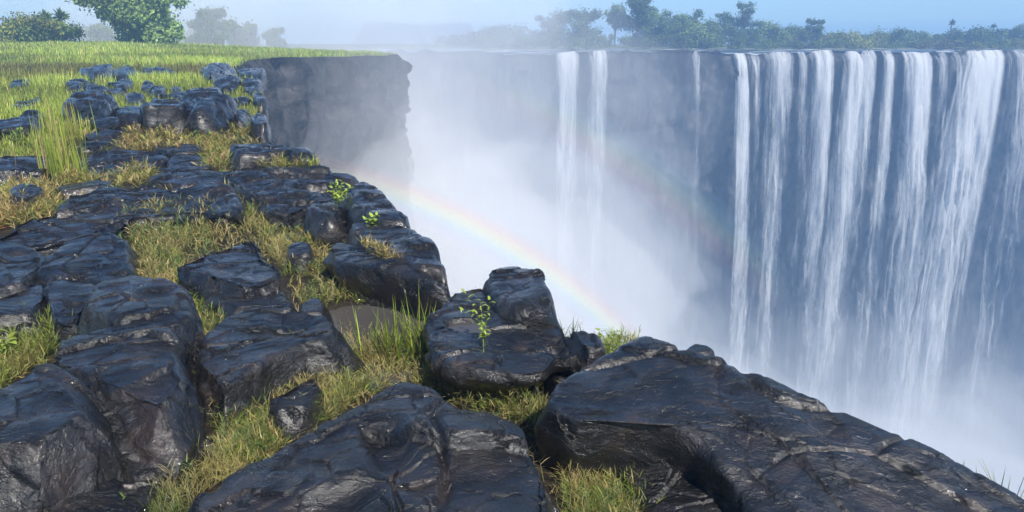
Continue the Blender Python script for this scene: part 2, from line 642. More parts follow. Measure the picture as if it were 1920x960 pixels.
def build_far():
    X = np.concatenate([np.linspace(-330, -60, 50), np.linspace(-58, 150, 420), np.linspace(153, 420, 50)])
    Z = np.concatenate([np.linspace(0.1, -30, 60), np.linspace(-31, -97, 60)])
    V = np.zeros((len(X), len(Z), 3))
    ly = lip_y(X)
    for k, z in enumerate(Z):
        p = xyz(X, ly, z)
        o = 1.6 * fbm(p * np.array([0.16, 0.1, 0.05]), 4, 71) + 1.1 * fbm(p * np.array([0.55, 0.3, 0.10]), 3, 73)
        st = fbm(p * np.array([0.3, 0.3, 0.25]), 3, 75)
        o += 0.9 * np.floor(st * 3) / 3
        f = ss(0.1, -4, z)
        V[:, k, 0] = X
        V[:, k, 1] = ly + 0.6 - f * (0.8 + o * 0.8) + 0.02 * z
        V[:, k, 2] = z + ((lip_z(X) - 0.1 + 0.6 * np.maximum(0, fbm(xyz(X * 0.5, 0, 7), 3, 77))) * ss(-2.5, 0.1, z))
    tag(mk('far_cliff', V.reshape(-1, 3), [grid_faces(len(X), len(Z))], CLIFF), kind='structure')
    # river above the falls
    D = np.array([0.0, 0.5, 1.2, 2.5, 5, 9, 15, 24])
    V = np.zeros((len(X), len(D), 3))
    for k, d in enumerate(D):
        V[:, k, 0] = X
        V[:, k, 1] = ly + 0.3 + d
        V[:, k, 2] = 0.12 + lip_z(X) * ss(8, 0, d) + 0.12 * noise(xyz(X * 0.4, d), 81) + 0.025 * d
    tag(mk('river', V.reshape(-1, 3), [grid_faces(len(X), len(D))], RIVER), kind='structure')
    # land behind
    XX = np.concatenate([np.linspace(-900, -340, 8), X[::4], np.linspace(440, 900, 8)])
    D = np.array([17, 19, 21, 24, 28, 36, 50, 80, 160, 400, 800.])
    V = np.zeros((len(XX), len(D), 3))
    for k, d in enumerate(D):
        V[:, k, 0] = XX
        V[:, k, 1] = YF + d + 2.5 * noise(xyz(XX * 0.05, d * .1), 83) * (1 if d < 60 else 0)
        V[:, k, 2] = 0.1 + 0.9 * ss(17, 26, d) + 0.6 * ss(25, 80, d)
    tag(mk('far_bank', V.reshape(-1, 3), [grid_faces(len(XX), len(D))], plain('bank_scrub', (0.10, 0.13, 0.035), 0.9, 0.3, 0.5)), kind='structure')
    V = [(-900, -320, -96), (900, -320, -96), (900, 200, -96), (-900, 200, -96)]
    tag(mk('gorge_water', V, [[(0, 1, 2, 3)]], RIVER), kind='structure')


build_far()

# ------------------------------------------------------------------ waterfalls
def waterfall(x0, x1, b0, b1, strength, label, layers=3, top=0.22, zbot=-88.0, n=None):
    """x0..x1 pixel columns at the lip, b0..b1 the columns that the foot reaches (both read at their own depth)"""
    t0, t1 = at_y(x0, 98, YF)[0], at_y(x1, 98, YF)[0]
    # columns at the foot, read at row 600
    u0, u1 = at_y(b0, 600, YF - 6)[0], at_y(b1, 600, YF - 6)[0]
    zr = at_y(b0, 600, YF - 6)[2]
    cx = (t0 + t1) / 2
    root = empty('waterfall', (cx, float(lip_y(cx)[0]) - 1.0, 0.2), label, 'waterfall', 'falls pouring over the far lip')
    nz = 70
    dz = np.concatenate([[0, .05, .15, .3, .5, .8], np.linspace(1.2, top - zbot, nz - 6)])
    for L in range(layers):
        k = 1 - 0.12 * L
        wid = abs(t1 - t0)
        nu = max(7, int(wid * 3))
        u = np.linspace(0, 1, nu)
        U, Dz = np.meshgrid(u, dz, indexing='ij')
        s = np.clip(Dz / (top - zr), 0, 1.4)
        grow = s ** 0.8
        xa = t0 + (u0 - t0) * grow
        xb = t1 + (u1 - t1) * grow
        X = xa + (xb - xa) * (0.5 + (U - 0.5) * k)
        ly = lip_y((t0 + (t1 - t0) * U).ravel()).reshape(U.shape)
        out = 0.95 * np.sqrt(np.maximum(Dz, 0)) * (0.75 + 0.2 * L) + 0.25 * L
        p = np.stack([X.ravel() * 0.6, Dz.ravel() * 0.07, np.full(X.size, L * 3.7 + x0)], -1)
        wob = fbm(p, 3, 91).reshape(U.shape) * np.clip(Dz * 0.08, 0, 1.8)
        Y = ly + 0.4 - out + wob - 0.9 * ss(0, 1.5, Dz)
        lipn = fbm(np.stack([U.ravel() * wid * 0.9 + x0, np.full(U.size, L * 5.0), np.zeros(U.size)], -1), 3, 95).reshape(U.shape)
        Z = top + lip_z((t0 + (t1 - t0) * U).ravel()).reshape(U.shape) + 0.02 * L - Dz - 1.1 * np.maximum(0, lipn)
        X = X + wob * 0.45
        edge = U
        st = np.full(U.shape, strength) - 0.08 * L
        st = st * (1 - 0.42 * ss(0, 55, Dz)) + 0.22 * np.exp(-Dz / 6.0)
        uv0 = np.stack([X.ravel() + 31.7 * L + x0 * 0.37, Dz.ravel() + 13 * L], -1)
        uv1 = np.stack([edge.ravel(), st.ravel()], -1)
        V = np.stack([X.ravel(), Y.ravel(), Z.ravel()], -1)
        mk('water_curtain', V, [grid_faces(nu, len(dz))], FALL, loc=(cx, float(lip_y(cx)[0]) - 1.0, 0.2), parent=root, uv=[uv0, uv1])
    return root


FALLS = [
    (1040, 1086, 1036, 1078, 0.86, 'fuller white fall of the separate pair half hidden in mist'),
    (1098, 1144, 1088, 1124, 0.62, 'thinner fall of the misty pair, broken into strands'),
    (1294, 1308, 1290, 1304, 0.45, 'thin trickle on the bare dark cliff between the falls'),
    (1374, 1398, 1366, 1400, 1.12, 'narrow bright white fall beside the bare dark cliff'),
    (1402, 1424, 1392, 1416, 0.42, 'faint slanting strand close beside the narrow bright fall'),
    (1430, 1484, 1406, 1456, 0.74, 'pale sheet of fine threads, second curtain past the narrow fall'),
    (1490, 1506, 1466, 1486, 0.48, 'slim veil hugging the dark cliff among the middle falls'),
    (1508, 1560, 1478, 1530, 0.80, 'ribbed grey curtain ending at a wide dark rock gap'),
    (1578, 1636, 1504, 1590, 1.02, 'stout white fall fanning out below the round yellow bush'),
    (1644, 1664, 1590, 1632, 0.72, 'solitary slanting fall between two dark rock gaps'),
    (1680, 1734, 1634, 1700, 1.06, 'broad square-topped white fall with a foamy crest'),
    (1738, 1762, 1700, 1726, 0.46, 'thin strand close beside the square-topped fall'),
    (1766, 1782, 1730, 1748, 0.42, 'faintest thread of water before the biggest fall'),
    (1792, 1886, 1650, 1812, 1.28, 'biggest white fall, thick at the lip and fanning widely'),
    (1890, 1970, 1815, 1890, 0.62, 'grey broken curtain beyond the biggest fall, behind a dark rib'),
]
for F in FALLS:
    waterfall(*F[:5], F[5])

# ------------------------------------------------------------------ rocks
def smooth_closed(P, n):
    P = np.asarray(P, float)
    seg = np.linalg.norm(np.roll(P, -1, 0) - P, axis=1)
    s = np.concatenate([[0], np.cumsum(seg)])
    t = np.linspace(0, s[-1], n, endpoint=False)
    idx = np.clip(np.searchsorted(s, t, 'right') - 1, 0, len(P) - 1)
    f = ((t - s[idx]) / (seg[idx] + 1e-9))[:, None]
    m = len(P)
    p0, p1, p2, p3 = P[(idx - 1) % m], P[idx], P[(idx + 1) % m], P[(idx + 2) % m]
    tg1, tg2 = 0.24 * (p2 - p0), 0.24 * (p3 - p1)
    h1, h2, h3, h4 = 2 * f**3 - 3 * f**2 + 1, -2 * f**3 + 3 * f**2, f**3 - 2 * f**2 + f, f**3 - f**2
    return h1 * p1 + h2 * p2 + h3 * tg1 + h4 * tg2


ROCK_TOPS = []


def rock(name, label, poly, h, dome=0.04, rnd=0.05, under=0.0, rough=1.0, group=None, pits=(), base=None, res=1.0, strata=1.0, seed=0, depth=0.35, out=0.04, facets=11, fcut=1.35, cellk=1.0):
    px = np.array([p[0] for p in poly], float)
    py = np.array([p[1] for p in poly], float)
    dz = np.array([p[2] if len(p) > 2 else 0.0 for p in poly], float)
    zg = 0.0
    for _ in range(6):
        W = at_z(px, py, np.minimum(zg + h + dz, EYE - 0.1))
        k = np.argmin(W[:, 1])
        zg = float(g(W[k, 0], W[k, 1])[0]) if base is None else base
    per = np.sum(np.hypot(np.diff(np.append(px, px[0])), np.diff(np.append(py, py[0]))))
    n = int(np.clip(per * 0.33 * res, 60, 390))
    rim = smooth_closed(W, n)
    rim[:, :2] += (rim[:, :2] - rim[:, :2].mean(0)) * (0.045 if W[:, 1].mean() < 9 else 0.02)
    # area centroid in plan
    x, y = rim[:, 0], rim[:, 1]
    x1, y1 = np.roll(x, -1), np.roll(y, -1)
    cr = x * y1 - x1 * y
    A = cr.sum() / 2
    C = np.array([((x + x1) * cr).sum() / (6 * A), ((y + y1) * cr).sum() / (6 * A)])
    if A < 0:
        rim = rim[::-1]
    Apl = np.c_[rim[:, :2] - C, np.ones(n)]
    co = np.linalg.lstsq(Apl, rim[:, 2], rcond=None)[0]
    size = math.sqrt(abs(A))
    rnd = min(rnd, 0.3 * size, h * 0.9 + 0.02)
    tn = np.roll(rim[:, :2], -2, 0) - np.roll(rim[:, :2], 2, 0)
    tn /= np.linalg.norm(tn, axis=1)[:, None] + 1e-9
    on = np.stack([tn[:, 1], -tn[:, 0]], -1)
    for _ in range(3):
        on = (np.roll(on, 1, 0) + on + np.roll(on, -1, 0)) / 3
    nt = int(np.clip(n / 4, 16, 110))
    rings = []
    T = np.linspace(0.015, 1, nt)
    rel = rnd / (0.5 * size)
    for t in T:
        q = C + (rim[:, :2] - C) * t
        zpl = co[2] + (q - C) @ co[:2]
        z = zpl + (rim[:, 2] - (co[2] + (rim[:, :2] - C) @ co[:2])) * t**2 + dome * (1 - t * t)
        e = np.clip((t - (1 - rel)) / rel, 0, 1) if rel > 0 else 0
        z = z - rnd * (1 - math.sqrt(max(0, 1 - e * e))) + 0.6 * rnd
        rings.append(np.c_[q, z])
    zb = zg - depth
    ns = int(np.clip(nt * 0.5, 8, 36))
    top_last = rings[-1]
    for s in np.linspace(0, 1, ns + 1)[1:]:
        hgt = top_last[:, 2] - zb
        o = out * math.sin(min(1, s * 2.2) * math.pi * 0.5) - under * float(ss(0.06, 0.4, s))
        q = top_last[:, :2] + on * o
        rings.append(np.c_[q, top_last[:, 2] - hgt * s])
    V = np.stack(rings, 1)                     # (n, rings, 3)
    nr = V.shape[1]
    # broken faces: flat planes chiselled off the sides and the top
    rr_ = np.random.default_rng(500 + seed)
    F_ = V.reshape(-1, 3)
    hv = max(0.15, h + 0.1)
    for q_ in range(facets):
        a_ = rr_.uniform(0, 6.283)
        if q_ % 3 == 2:
            tl_ = rr_.uniform(0.02, 0.07)
            n_ = np.array([math.cos(a_) * tl_, math.sin(a_) * tl_, 1.0])
            cut = rr_.uniform(0.01, 0.045) * min(1.0, size)
        else:
            n_ = np.array([math.cos(a_), math.sin(a_), rr_.uniform(0.15, 0.9)])
            cut = rr_.uniform(0.025, 0.08) * size * fcut
        n_ /= np.linalg.norm(n_)
        e_ = F_ @ n_
        d_ = e_.max() - cut
        ov = np.maximum(e_ - d_, 0)
        F_ = F_ - n_[None] * (ov * 0.93)[:, None]
    V = F_.reshape(n, nr, 3)
    # relief: displaced along an approximate normal
    du = np.roll(V, -1, 0) - np.roll(V, 1, 0)
    dv = np.gradient(V, axis=1)
    nn = np.cross(dv, du)
    nn /= np.linalg.norm(nn, axis=2)[:, :, None] + 1e-9
    flipm = nn[:, nr // 4, 2].mean() < 0
    if flipm: nn = -nn
    P = V.reshape(-1, 3)
    k = np.clip(size / 1.0, 0.35, 1.6) * rough
    sd = 100 + seed * 7 + int(abs(px[0]) + abs(py[0]))
    ca, sa = math.cos(0.3), math.sin(0.3)
    Q = np.c_[P[:, 0] * ca + P[:, 1] * sa, -P[:, 0] * sa + P[:, 1] * ca, P[:, 2]]
    wrp = np.c_[noise(Q * 1.3, sd), noise(Q * 1.3 + 9.1, sd + 1), noise(Q * 1.3 + 4.7, sd + 2)] * 0.16
    D = 0.050 * k * fbm(Q * 0.9 / max(0.6, min(1.3, size)), 3, sd + 3)
    st = fbm((Q + wrp) * np.array([0.7, 1.5, 1.8]), 3, sd + 5) * 3.2
    fr = st - np.floor(st)
    ter = np.floor(st) + ss(0.72, 0.95, fr)
    D += 0.011 * k * strata * (ter / 3.2 * 1.6)
    for fq, am in ((2.3 / max(0.55, min(1.2, size)), 0.024), (4.6, 0.007)):       # plates broken along straight joints
        hv, ox, oy, bd = cells(np.c_[Q[:, 0] * 0.8 + Q[:, 2] * 0.9 + wrp[:, 0] * 0.5, Q[:, 1] * 1.15 - Q[:, 2] * 0.8 + wrp[:, 1] * 0.5] * fq, sd + 40)
        pl = hv[:, 0] + 0.9 * (hv[:, 1] * ox + hv[:, 2] * oy)
        D += am * k * cellk * (pl * ss(0.0, 0.07, bd) - 0.9 * np.exp(-(bd / 0.035) ** 2))
    rid = 1 - np.abs(noise((Q + wrp * 0.5) * np.array([2.2, 6.0, 6.0]), sd + 8))
    D += 0.003 * k * (rid - 0.6)
    st2 = fbm((Q + wrp * 0.6) * np.array([2.4, 4.6, 5.0]), 3, sd + 21) * 3.0
    D += 0.005 * k * ((np.floor(st2) + ss(0.75, 0.97, st2 - np.floor(st2))) / 3.0)      # flaked skin
    D += 0.004 * k * fbm(Q * np.array([7, 10, 10]), 3, sd + 9)
    ck = np.abs(noise((Q + wrp * 0.8) * np.array([0.8, 1.1, 0.6]) / max(0.5, min(1.0, size)), sd + 31))
    D -= 0.035 * min(1.0, k) * np.exp(-(ck / 0.022) ** 2)      # winding joints
    pk = noise((Q + wrp) * 2.6, sd + 12)
    D -= 0.045 * k * ss(0.45, 0.8, pk)          # scoured hollows
    tt = np.r_[T, np.ones(ns)]
    fade = np.ones(nr)
    fade[:3] = [0.9, 1, 1]
    V = (P + nn.reshape(-1, 3) * (D * np.tile(fade, n))[:, None]).reshape(n, nr, 3)
    V[:, 0, :] = V[:, 0, :].mean(0) * 0.85 + V[:, 0, :] * 0.15
    puds = []
    for (qx, qy, rad, dep) in pits:
        c3 = at_z(float(qx), float(qy), zg + h + dome * 0.5)
        dd = np.hypot((V[:, :, 0] - c3[0]) / 1.25, V[:, :, 1] - c3[1]) / rad
        dd = dd * (1 + 0.18 * noise(V.reshape(-1, 3) * 7, sd + 14).reshape(n, nr))
        msk = ss(1.0, 0.65, dd) * (np.arange(nr) < nt)[None, :]
        zm = V[:, :, 2][(dd < 1.1) & (np.arange(nr) < nt)[None, :]]
        zw = float(np.percentile(zm, 25)) if len(zm) else c3[2]
        V[:, :, 2] = V[:, :, 2] * (1 - msk) + np.minimum(V[:, :, 2], zw - dep) * msk
        puds.append((c3[0], c3[1], zw - dep * 0.35, rad))
    cen = len(V.reshape(-1, 3))
    VV = np.vstack([V.reshape(-1, 3), V[:, 0].mean(0)])
    f1 = grid_faces(n, nr, True)
    f2 = np.stack([np.full(n, cen), (np.arange(n) + 1) % n * nr, np.arange(n) * nr], -1)
    # outward orientation
    a, b, c = VV[f2[:, 0]], VV[f2[:, 1]], VV[f2[:, 2]]
    if np.cross(b - a, c - a)[:, 2].mean() < 0: f2 = f2[:, ::-1]
    m = f1[nr // 3]
    if np.cross(VV[m[1]] - VV[m[0]], VV[m[2]] - VV[m[0]])[2] < 0: f1 = f1[:, ::-1]
    o = mk(name, VV, [f1, f2], BASALT, loc=(C[0], C[1], zg))
    tag(o, label, 'rock', group)
    ROCK_TOPS.append((rim[:, :2].copy(), zg + h))
    for (a_, b_, c_, r_) in puds:
        puddle_disc(a_, b_, c_, r_ * 1.02, o)
    return o


def puddle_disc(x, y, z, r, parent=None, name='puddle'):
    a = np.linspace(0, 2 * math.pi, 40, endpoint=False)
    rr = r * (1 + 0.12 * np.sin(a * 3 + x * 9) + 0.07 * np.sin(a * 5 + y * 7))
    V = np.c_[x + np.cos(a) * rr * 1.25, y + np.sin(a) * rr, np.full(40, z)]
    V = np.vstack([V, (x, y, z)])
    f = np.stack([np.full(40, 40), np.arange(40), (np.arange(40) + 1) % 40], -1)
    return mk(name, V, [f], PUDDLE, loc=(x, y, z), parent=parent)


SEE = 'boulders of the near gorge edge'
# --- foreground
rock('boulder', 'broad brown-black boulder with a small water-filled pothole, ringed by grass',
     [(300, 1010), (420, 890), (520, 832), (600, 787), (690, 737), (750, 716), (812, 724), (850, 745), (890, 772), (945, 777), (1002, 802), (1036, 850), (1056, 910), (1068, 965), (1085, 1040), (1040, 1180), (700, 1260), (380, 1180)],
     0.30, dome=0.08, rnd=0.10, facets=5, fcut=0.6, pits=[(812, 774, 0.055, 0.02)], res=1.0, seed=1)
rock('boulder', 'huge smooth dark slab sloping down into the gorge, undercut on its shaded side',
     [(1020, 752, 0), (1062, 722, 0.02), (1130, 684, 0.02), (1212, 650, 0.02), (1262, 664, 0.02), (1300, 668, 0.02), (1345, 672, 0.03), (1400, 684, 0.02), (1462, 708, 0.0), (1490, 728, -0.03), (1545, 756, -0.06), (1600, 783, -0.10), (1662, 820, -0.15), (1725, 856, -0.20), (1800, 886, -0.24), (1862, 915, -0.29), (1905, 955, -0.34), (1960, 1040, -0.42),
      (1950, 1180, -0.45), (1700, 1240, -0.32), (1500, 1130, -0.22), (1395, 965, -0.16), (1345, 892, -0.11), (1312, 850, -0.08), (1262, 812, -0.03), (1200, 794, -0.01), (1100, 792, 0), (1055, 775, 0)],
     0.34, dome=0.06, rnd=0.07, under=0.07, out=0.02, res=1.0, seed=2, depth=0.7, rough=0.62, facets=3, cellk=0.7)
rock('boulder', 'low dark wet ledge in the shade beneath the huge sloping slab',
     [(1085, 835), (1150, 815), (1260, 830), (1330, 880), (1400, 960), (1500, 1120), (1300, 1180), (1215, 1010), (1185, 920), (1130, 880)],
     0.06, dome=0.05, rnd=0.06, rough=1.3, seed=3)
rock('boulder', 'squarish grey block standing at the head of the stepped boulder pile',
     [(160, 590), (178, 546), (240, 524), (300, 545), (346, 559), (362, 604), (342, 650), (300, 642), (235, 628), (188, 615)], 0.3, dome=0.05, rnd=0.08, seed=4)
rock('boulder', 'large tilted dark boulder in the middle of the stepped boulder pile',
     [(90, 712), (115, 660), (175, 624), (250, 618), (320, 640), (348, 690), (358, 765), (300, 812), (215, 788), (150, 752)], 0.28, dome=0.07, rnd=0.10, seed=5)
rock('boulder', 'bulbous boulder with a glossy glinting nose at the foot of the stepped pile',
     [(-110, 830), (-30, 770), (30, 737), (90, 706), (150, 742), (200, 792), (208, 850), (150, 892), (70, 925), (-30, 932), (-120, 925)], 0.24, dome=0.10, rnd=0.16, seed=6)
rock('boulder', 'low dark ledge running along the base of the stepped pile',
     [(205, 812), (290, 815), (352, 775), (372, 805), (362, 852), (312, 912), (250, 975), (160, 1060), (-80, 1160), (-160, 1060), (-90, 930), (60, 930), (150, 900)], 0.08, dome=0.05, rnd=0.08, rough=1.2, seed=7)
# --- left middle slabs
rock('flat_rock', 'flat purple-grey slab with a dark notch crack at one corner',
     [(80, 482), (92, 463), (170, 450), (246, 456), (252, 480), (228, 506), (190, 531), (125, 517), (86, 514)], 0.2, dome=0.02, rnd=0.035, seed=8)
rock('flat_rock', 'flat slab across the notch crack from the purple-grey slab',
     [(-110, 500), (-50, 462), (30, 458), (72, 474), (77, 504), (66, 521), (20, 541), (-110, 570)], 0.2, dome=0.02, rnd=0.04, seed=9)
rock('flat_rock', 'narrow rock tongue below the notched slab, split by a long crack',
     [(84, 532), (112, 520), (188, 534), (166, 562), (142, 606), (98, 604), (90, 572)], 0.18, dome=0.03, rnd=0.045, seed=10)
rock('flat_rock', 'rough slab above the dark green grass pocket, its front edge glinting',
     [(-110, 580), (18, 547), (64, 528), (80, 534), (84, 572), (66, 600), (0, 606), (-110, 615)], 0.18, dome=0.02, rnd=0.045, seed=11)
rock('flat_rock', 'long pale slab reflecting the sky, above the cracked notch slabs',
     [(-120, 470), (0, 421), (60, 408), (122, 396), (190, 364), (240, 347), (320, 352), (372, 346), (430, 366), (440, 390), (415, 404), (330, 402), (252, 408), (200, 428), (158, 448), (60, 454)], 0.18, dome=0.04, rnd=0.05, seed=12)
rock('flat_rock', 'table-like slab with a shadowed glinting front between two grassy channels',
     [(330, 487), (372, 456), (440, 438), (476, 441), (502, 470), (526, 502), (520, 522), (470, 532), (400, 527), (352, 512)], 0.25, dome=0.02, rnd=0.03, under=0.05, seed=13)
rock('flat_rock', 'low wet ledge in shadow under the table-like slab',
     [(392, 560), (450, 545), (530, 540), (548, 560), (540, 582), (470, 592), (405, 585)], 0.08, dome=0.02, rnd=0.03, seed=14)
rock('boulder', 'rippled blue-grey boulder between the narrow grass channel and the muddy pool',
     [(376, 664), (396, 630), (430, 597), (500, 582), (552, 579), (602, 592), (650, 612), (668, 632), (620, 650), (568, 657), (502, 684), (440, 722), (396, 742)], 0.2, dome=0.05, rnd=0.07, seed=15)
rock('rock', 'small dark knobbly rock sunk in the dry grass channel',
     [(500, 742), (546, 712), (590, 702), (609, 718), (604, 750), (570, 780), (520, 790)], 0.12, dome=0.04, rnd=0.05, rough=1.4, seed=16)
rock('rock', 'small mossy bluish rock at the corner of the muddy pool',
     [(555, 580), (590, 562), (612, 566), (618, 582), (600, 596), (570, 598)], 0.10, dome=0.03, rnd=0.04, seed=17)
rock('rock', 'little rounded rock in the grass channel beside the table-like slab',
     [(538, 468), (560, 458), (580, 462), (584, 478), (562, 486), (540, 482)], 0.12, dome=0.03, rnd=0.04, seed=18)
# --- edge rocks
rock('boulder', 'wedge boulder with a dark overhanging front, on the brink beside the muddy pool',
     [(603, 464), (640, 450), (692, 460), (732, 488), (772, 506), (832, 528), (834, 546), (776, 528), (716, 512), (690, 508), (640, 496)], 0.27, dome=0.02, rnd=0.04, under=0.10, seed=19)
rock('boulder', 'grey stepped boulder on the brink behind the wedge boulder',
     [(662, 420), (722, 417), (772, 438), (802, 472), (832, 518), (812, 522), (770, 505), (732, 486), (694, 458), (662, 446)], 0.33, dome=0.03, rnd=0.06, seed=20)
rock('boulder', 'rounded knob boulder on the brink with small yellow plants around it',
     [(640, 364), (690, 347), (732, 372), (756, 405), (762, 428), (722, 427), (680, 412), (652, 398)], 0.32, dome=0.06, rnd=0.10, seed=21)
rock('boulder', 'dark arched boulder with a hollow shaded front, beside the rounded knob',
     [(565, 408), (590, 386), (632, 378), (652, 396), (650, 416), (600, 420)], 0.24, dome=0.05, rnd=0.07, under=0.06, rough=1.3, seed=22)
rock('flat_rock', 'wide shelving slab with blue sheen reaching the brink',
     [(402, 322), (480, 310), (560, 320), (602, 316), (642, 327), (692, 347), (662, 367), (640, 380), (580, 388), (540, 400), (482, 392), (446, 372), (432, 346)], 0.17, dome=0.05, rnd=0.05, rough=1.2, seed=23)
rock('boulder', 'flat-topped boulder with a pitted front and grass at its foot, near the misty cliff',
     [(428, 284), (468, 264), (520, 262), (556, 272), (582, 296), (540, 294), (470, 294), (436, 296)], 0.17, dome=0.03, rnd=0.05, seed=24)
rock('boulder', 'upright rounded knob rising against the white mist',
     [(908, 546), (930, 516), (974, 508), (1014, 524), (1042, 560), (1056, 598), (1004, 606), (935, 590)], 0.27, dome=0.04, rnd=0.10, facets=5, seed=25)
rock('boulder', 'uneven slab with a shallow pool, overhanging a dark hollow below the knob',
     [(802, 610), (828, 576), (852, 548), (890, 537), (920, 540), (946, 578), (1000, 596), (1046, 606), (1064, 628), (1092, 648), (1082, 670), (1042, 668), (1022, 690), (972, 700), (902, 692), (850, 684), (812, 656)], 0.26, dome=0.02, rnd=0.03, under=0.2, pits=[(872, 612, 0.12, 0.02)], facets=3, seed=26)
rock('rock', 'small pitted block wedged between the uneven slab and the huge sloping slab',
     [(1060, 628), (1100, 622), (1128, 640), (1134, 664), (1100, 672), (1074, 656)], 0.27, dome=0.03, rnd=0.05, rough=1.3, under=0.06, seed=27)
rock('rock', 'small black hump on the crest of the huge sloping slab',
     [(1282, 662), (1300, 652), (1328, 656), (1344, 668), (1310, 676), (1288, 674)], 0.22, dome=0.01, rnd=0.04, facets=4, seed=28)
# --- upper left rows
rock('boulder', 'rounded block with a glinting front, a leafy plant at its foot',
     [(-60, 240), (0, 224), (50, 213), (88, 213), (92, 228), (60, 236), (0, 242), (-60, 254)], 0.33, dome=0.04, rnd=0.06, fcut=1.9, seed=29)
rock('boulder', 'layered loaf-shaped boulder behind the tall yellow grass stalks',
     [(104, 190), (130, 179), (180, 176), (210, 182), (219, 196), (200, 204), (150, 204), (108, 206)], 0.4, dome=0.04, rnd=0.08, strata=1.8, fcut=1.9, seed=30)
rock('boulder', 'big cubic boulder with a flat blue top and dark brown front',
     [(264, 196), (280, 186), (310, 180), (338, 186), (354, 196), (336, 201), (300, 203), (268, 202)], 0.5, dome=0.02, rnd=0.04, fcut=1.9, seed=31)
rock('boulder', 'angular glinting boulder split by cracks, joined to the cubic boulder',
     [(340, 192), (352, 182), (388, 180), (414, 184), (430, 196), (428, 204), (385, 206), (348, 204)], 0.48, dome=0.03, rnd=0.05, rough=1.6, fcut=1.9, seed=32)
rock('boulder', 'tapered dark wedge lying below the loaf-shaped boulder',
     [(125, 270), (160, 258), (215, 244), (238, 244), (236, 258), (200, 268), (150, 276)], 0.2, dome=0.04, rnd=0.06, rough=1.3, fcut=1.9, seed=33)
rock('rock', 'low grey rock filling the gap between loaf-shaped and cubic boulders',
     [(218, 206), (240, 196), (268, 200), (266, 214), (240, 220), (222, 218)], 0.26, dome=0.03, rnd=0.05, seed=34)
rock('rock', 'small rounded stone tucked below the end of the loaf-shaped boulder',
     [(170, 226), (195, 218), (222, 220), (222, 232), (196, 238), (174, 236)], 0.16, dome=0.03, rnd=0.06, seed=35)
rock('flat_rock', 'dark flat ledge with a rough front beside the tall yellow stalks',
     [(-60, 300), (0, 292), (60, 290), (102, 294), (104, 306), (70, 316), (0, 322), (-60, 326)], 0.18, dome=0.03, rnd=0.05, seed=36)
rock('flat_rock', 'wet pavement slab beside a shallow film of water, below the tapered wedge',
     [(140, 300), (190, 288), (260, 284), (305, 290), (300, 310), (250, 318), (180, 322), (142, 316)], 0.06, dome=0.01, rnd=0.02, seed=37)
rock('flat_rock', 'wet pavement slab with a dark back edge, below the angular boulder',
     [(310, 292), (345, 282), (382, 284), (402, 300), (395, 316), (350, 316), (312, 312)], 0.08, dome=0.02, rnd=0.02, seed=38)
rock('rock', 'low dark rock peeking from the grass under the angular boulder',
     [(285, 272), (320, 264), (372, 266), (384, 278), (350, 284), (300, 284)], 0.10, dome=0.03, rnd=0.04, seed=39)
rock('flat_rock', 'ridged slab running up to the narrow grassy crack of the shelving slab',
     [(276, 322), (330, 316), (400, 320), (430, 345), (436, 364), (400, 356), (340, 348), (288, 344)], 0.14, dome=0.04, rnd=0.04, rough=1.2, seed=40)
rock('flat_rock', 'hollow-fronted slab with a black cavity at the end of the long pale slab',
     [(100, 388), (142, 366), (214, 356), (236, 362), (190, 382), (150, 400), (112, 404)], 0.17, dome=0.03, rnd=0.05, rough=1.3, under=0.05, seed=41)
rock('rock', 'small dark stone sitting in straw-coloured grass beside the hollow-fronted slab',
     [(18, 362), (46, 348), (76, 350), (82, 364), (54, 374), (24, 374)], 0.18, dome=0.03, rnd=0.05, seed=42)
rock('flat_rock', 'thin flat slab between the yellow stalks and the long pale slab',
     [(112, 352), (150, 342), (205, 340), (212, 350), (170, 358), (120, 362)], 0.08, dome=0.02, rnd=0.03, seed=43)
rock('boulder', 'upright dark block at the very brink with misty cliff behind',
     [(472, 222), (480, 213), (494, 214), (500, 224), (496, 232), (476, 230)], 0.33, dome=0.02, rnd=0.05, fcut=1.9, seed=44)
rock('rock', 'flat wet stone just uphill of the loaf-shaped boulder', [(200, 170), (222, 164), (238, 168), (238, 175), (215, 178)], 0.18, dome=0.03, rnd=0.06, seed=45)
rock('rock', 'small upright reddish stone behind the cubic boulder', [(284, 172), (298, 163), (312, 168), (314, 176), (298, 180)], 0.28, dome=0.05, rnd=0.08, seed=46)
rock('boulder', 'slanted flat-topped boulder behind the angular boulder', [(350, 176), (372, 164), (402, 166), (416, 176), (405, 186), (368, 186)], 0.32, dome=0.03, rnd=0.06, fcut=1.9, seed=47)
rock('rock', 'rounded black rock standing alone in the bright grass', [(126, 158), (140, 150), (158, 150), (166, 157), (150, 163), (130, 164)], 0.28, dome=0.05, rnd=0.09, seed=48)
rock('boulder', 'low arched boulder heading the long row in the meadow', [(150, 134), (170, 127), (205, 122), (215, 128), (205, 136), (165, 139)], 0.28, dome=0.06, rnd=0.1, seed=49)
rock('boulder', 'sloping boulder second in the long row in the meadow', [(213, 133), (232, 125), (250, 128), (255, 138), (240, 143), (216, 142)], 0.28, dome=0.05, rnd=0.09, seed=50)
rock('boulder', 'long low rock tailing off at the end of the meadow row', [(254, 136), (275, 128), (300, 131), (332, 134), (330, 139), (290, 140), (260, 142)], 0.2, dome=0.05, rnd=0.08, seed=51)
rock('rock', 'grey rock between the black lone rock and the meadow row', [(200, 156), (222, 148), (246, 150), (250, 158), (225, 163), (204, 162)], 0.22, dome=0.04, rnd=0.08, seed=52)
rock('rock', 'stubby stone in the orange grass behind the cubic boulder', [(262, 164), (276, 156), (288, 160), (288, 168), (272, 170)], 0.2, dome=0.04, rnd=0.07, seed=53)
